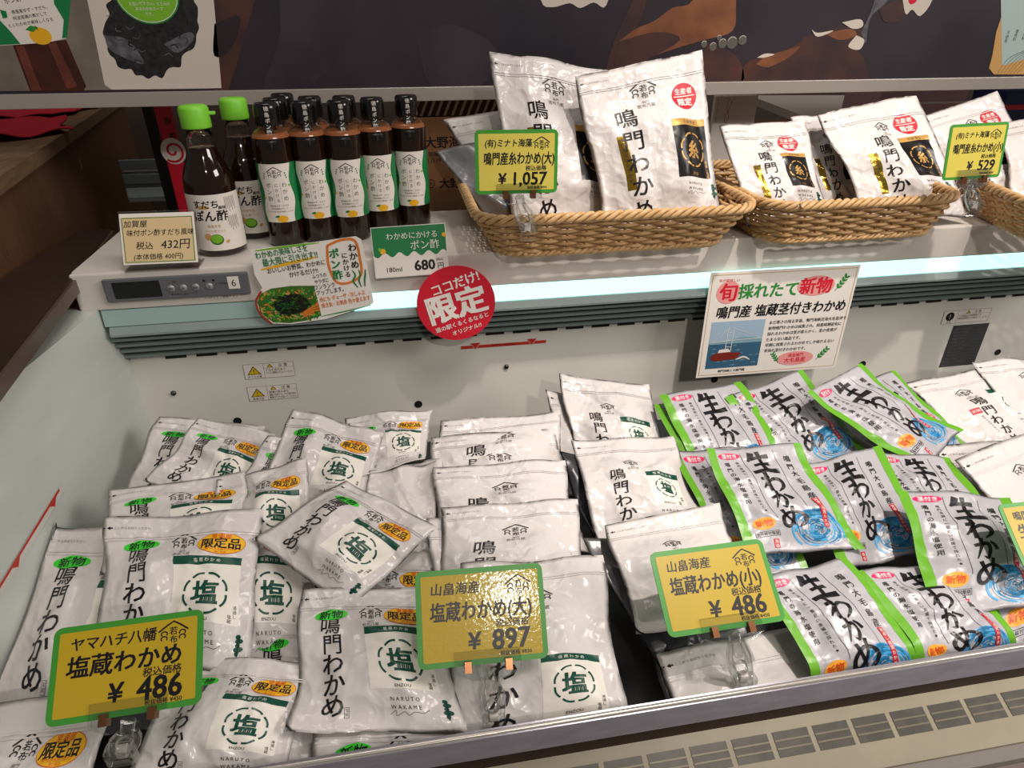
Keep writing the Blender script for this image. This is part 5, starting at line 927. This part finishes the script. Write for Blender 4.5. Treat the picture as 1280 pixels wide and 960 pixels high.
A.text('他にも ギョーザ・冷しゃぶ', 86, H-30, 8, 'bowl_orange', 3, .02, align='l', rot=-4, sx=.66); A.text('焼き魚・お刺身 色々使えます', 87, H-21, 8, 'bowl_orange', 3, .02, align='l', rot=-4, sx=.66)
A.line([(110, 8), (130, 2), (148, 5), (151, 30), (149, 54), (130, 64), (113, 60), (107, 34), (110, 8)], 3.4, 'bowl_orange', 2)
A.vtext('わかめ', 143, 14, 12, 'ink', 3, 1.02, .03); A.vtext('にかける', 131, 24, 9, 'ink', 3, 1.02, .02); A.vtext('ポン酢', 117, 20, 14.5, 'pop_green', 3, 1.06, .04)
for d_ in (-5, 0, 5): A.line([(147+d_, 72), (145+d_*1.6, 62), (148+d_*1.4, 54), (147+d_*1.8, 46)], 2.6, 'pop_green', 3, taper=True)
sign('food_sign', 'POP', 'hand-lettered sign with a salad bowl picture hanging on the shelf edge', 'sign', .0012, out, 'paper_white', A)
W, H = CARDS['C680'][1:]; A = Art(); A.rect(0, 0, W, H, 'label_white', 0); yb = H*.50
A.poly([(0, 0), (W, 0), (W, yb+3)]+[(x, yb+4+3.2*math.sin(x/W*2*math.pi*5)) for x in np.linspace(W, 0, 50)], 'pop_green', 1)
A.text('わかめにかける', W-12, 13, 10.5, 'ink_white', 2, -.004, align='r', sx=1.0); A.text('ポン酢', W-10, 27, 14, 'ink_white', 2, -.002, align='r'); A.ell(W-2, 15, 3, 3, 'yuzu', 2); A.ell(13, 33, 4, 4, 'yuzu', 2); A.ell(9, 30, 2.4, 2.4, 'lime', 3)
A.text('180ml', 16, H-10, 9.5, 'ink', 2, .012, align='l'); A.text('680', W-18, H-14, 20, 'ink', 2, .035, align='r'); A.text('円', W-6, H-11, 10, 'ink', 2, .01, align='r'); A.text('(税込)', W-6, H-20, 4, 'ink', 2, .01, align='r')
sign('price_sign', 'C680', 'green and white price sign reading 680 below the black-capped bottles', 'sign', .0012, [(-1, -1), (W+1, -1), (W+1, H+1), (-1, H+1)], 'paper_white', A)
W, H = CARDS['RED'][1:]; R_ = W/2; A = Art(); cx, cy = W/2, H/2
A.text('ココだけ!', cx, cy-32, 19, 'ink_white', 2, .03, rot=-17, sx=.92); A.text('限定', cx+1, cy+1, 47, 'ink_white', 2, .045, rot=-13, sx=.98); A.text('道の駅くるくるなると', cx+7, cy+30, 8.4, 'ink_white', 2, .02, rot=-15); A.text('オリジナル!!', cx+14, cy+41, 8.4, 'ink_white', 2, .02, rot=-15)
sign('round_sign', 'RED', 'round red sign with big white characters hanging over the air slats', 'sign', .0012, [(cx+R_*math.cos(a), cy+R_*math.sin(a)) for a in np.linspace(0, 2*math.pi, 64, endpoint=False)], 'pop_red', A)
W, H = CARDS['BRIDGE'][1:]; A = Art(); s = W/258
for a, k in (((4, 4, W-4, 4.8), 'straw_print'), ((4, H-4.8, W-4, H-4), 'straw_print'), ((4, 4, 4.8, H-4), 'straw_print'), ((W-4.8, 4, W-4, H-4), 'straw_print')): A.rect(*a, k, 1)
A.ell(34, 34, 20, 19, 'pale_red', 1); A.text('旬', 34, 34, 32, 'pop_red', 2, .03); A.text('今が美味しい', 33, 14, 6, 'pop_red', 2); A.text('採れたて', 103, 34, 27, 'leaf_green', 2, .03, sx=.98); A.ell(186, 31, 33, 17, 'pale_red', 1); A.text('新物', 186, 31, 29, 'pop_red', 2, .035)
A.text('鳴門産 塩蔵茎付きわかめ', 134, 68, 22, 'ink', 2, .028, shear=.1, sx=.93)
A.rect(14, 84, 108, 168, 'sky_pale', 1); A.rect(14, 124, 108, 168, 'sea_blue', 2); A.poly([(14, 124), (14, 120), (50, 118), (70, 113), (90, 114), (108, 119), (108, 124)], 'sea_light', 2)
for i in range(26): x, y = g.uniform(16, 100), g.uniform(127, 166); A.line([(x, y), (x+4, y-1), (x+8, y+.5)], .9, 'sea_light', 3, taper=True)
A.line([(14, 121), (60, 118), (108, 117)], .8, 'label_white', 4)
for x in (44, 54): A.line([(x, 142), (x+1, 96)], 1.0, 'label_white', 4)
for y in (104, 118, 130): A.line([(44, y), (55, y)], .7, 'label_white', 4)
A.line([(20, 121), (46, 97), (54, 97), (104, 116)], .5, 'label_white', 4); A.poly([(20, 146), (28, 140), (52, 139), (74, 142), (68, 152), (30, 155), (22, 152)], 'boat_red', 5); A.poly([(32, 140), (34, 134), (50, 133), (54, 139)], 'label_white', 5); A.line([(66, 154), (80, 150), (92, 156)], 3, 'label_white', 5, taper=True)
A.text('鳴門海峡と大鳴門橋', 62, 174, 5.4, 'ink', 2, .015)
for i, t in enumerate(('まだ寒さの残る早春、鳴門海峡近海大毛島沖で', '新物鳴門わかめは採集され、採集時期初旬に', '採れるわかめは茎が柔らかく、茎の食感が', 'たまらない逸品です。', '早期に採集されるわかめでしか味わえない', '早採れ茎付きわかめです。')): A.text(t, 116, 91+i*10.2, 6.9, 'ink', 2, .01, align='l', sx=.97)
A.ell(176, 160, 34, 13, 'pale_red', 1); A.text('徳島鳴門', 176, 154, 7, 'pop_red', 2, .015); A.text('大毛島産', 176, 163, 10, 'pop_red', 2, .025)
def leaf(x, y, L_, a):
    c_, s_ = math.cos(a), math.sin(a); A.line([(x, y), (x+L_*c_, y+L_*s_)], 1.0, 'leaf_green', 2)
    for t in (.25, .5, .75, 1.0):
        for q in (-1, 1): b = a+q*.75; A.line([(x+L_*t*c_, y+L_*t*s_), (x+L_*t*c_+L_*.3*math.cos(b), y+L_*t*s_+L_*.3*math.sin(b))], L_*.14, 'leaf_green', 2, taper=True)
leaf(222, 42, 26, -1.0); leaf(216, 166, 24, -.85); leaf(146, 166, 20, -2.2)
sign('shop_sign', 'BRIDGE', 'white sign with a bridge and boat picture hanging from the light strip', 'sign', .0012, [(0, 0), (W, 0), (W, H), (0, H)], 'paper_white', A)
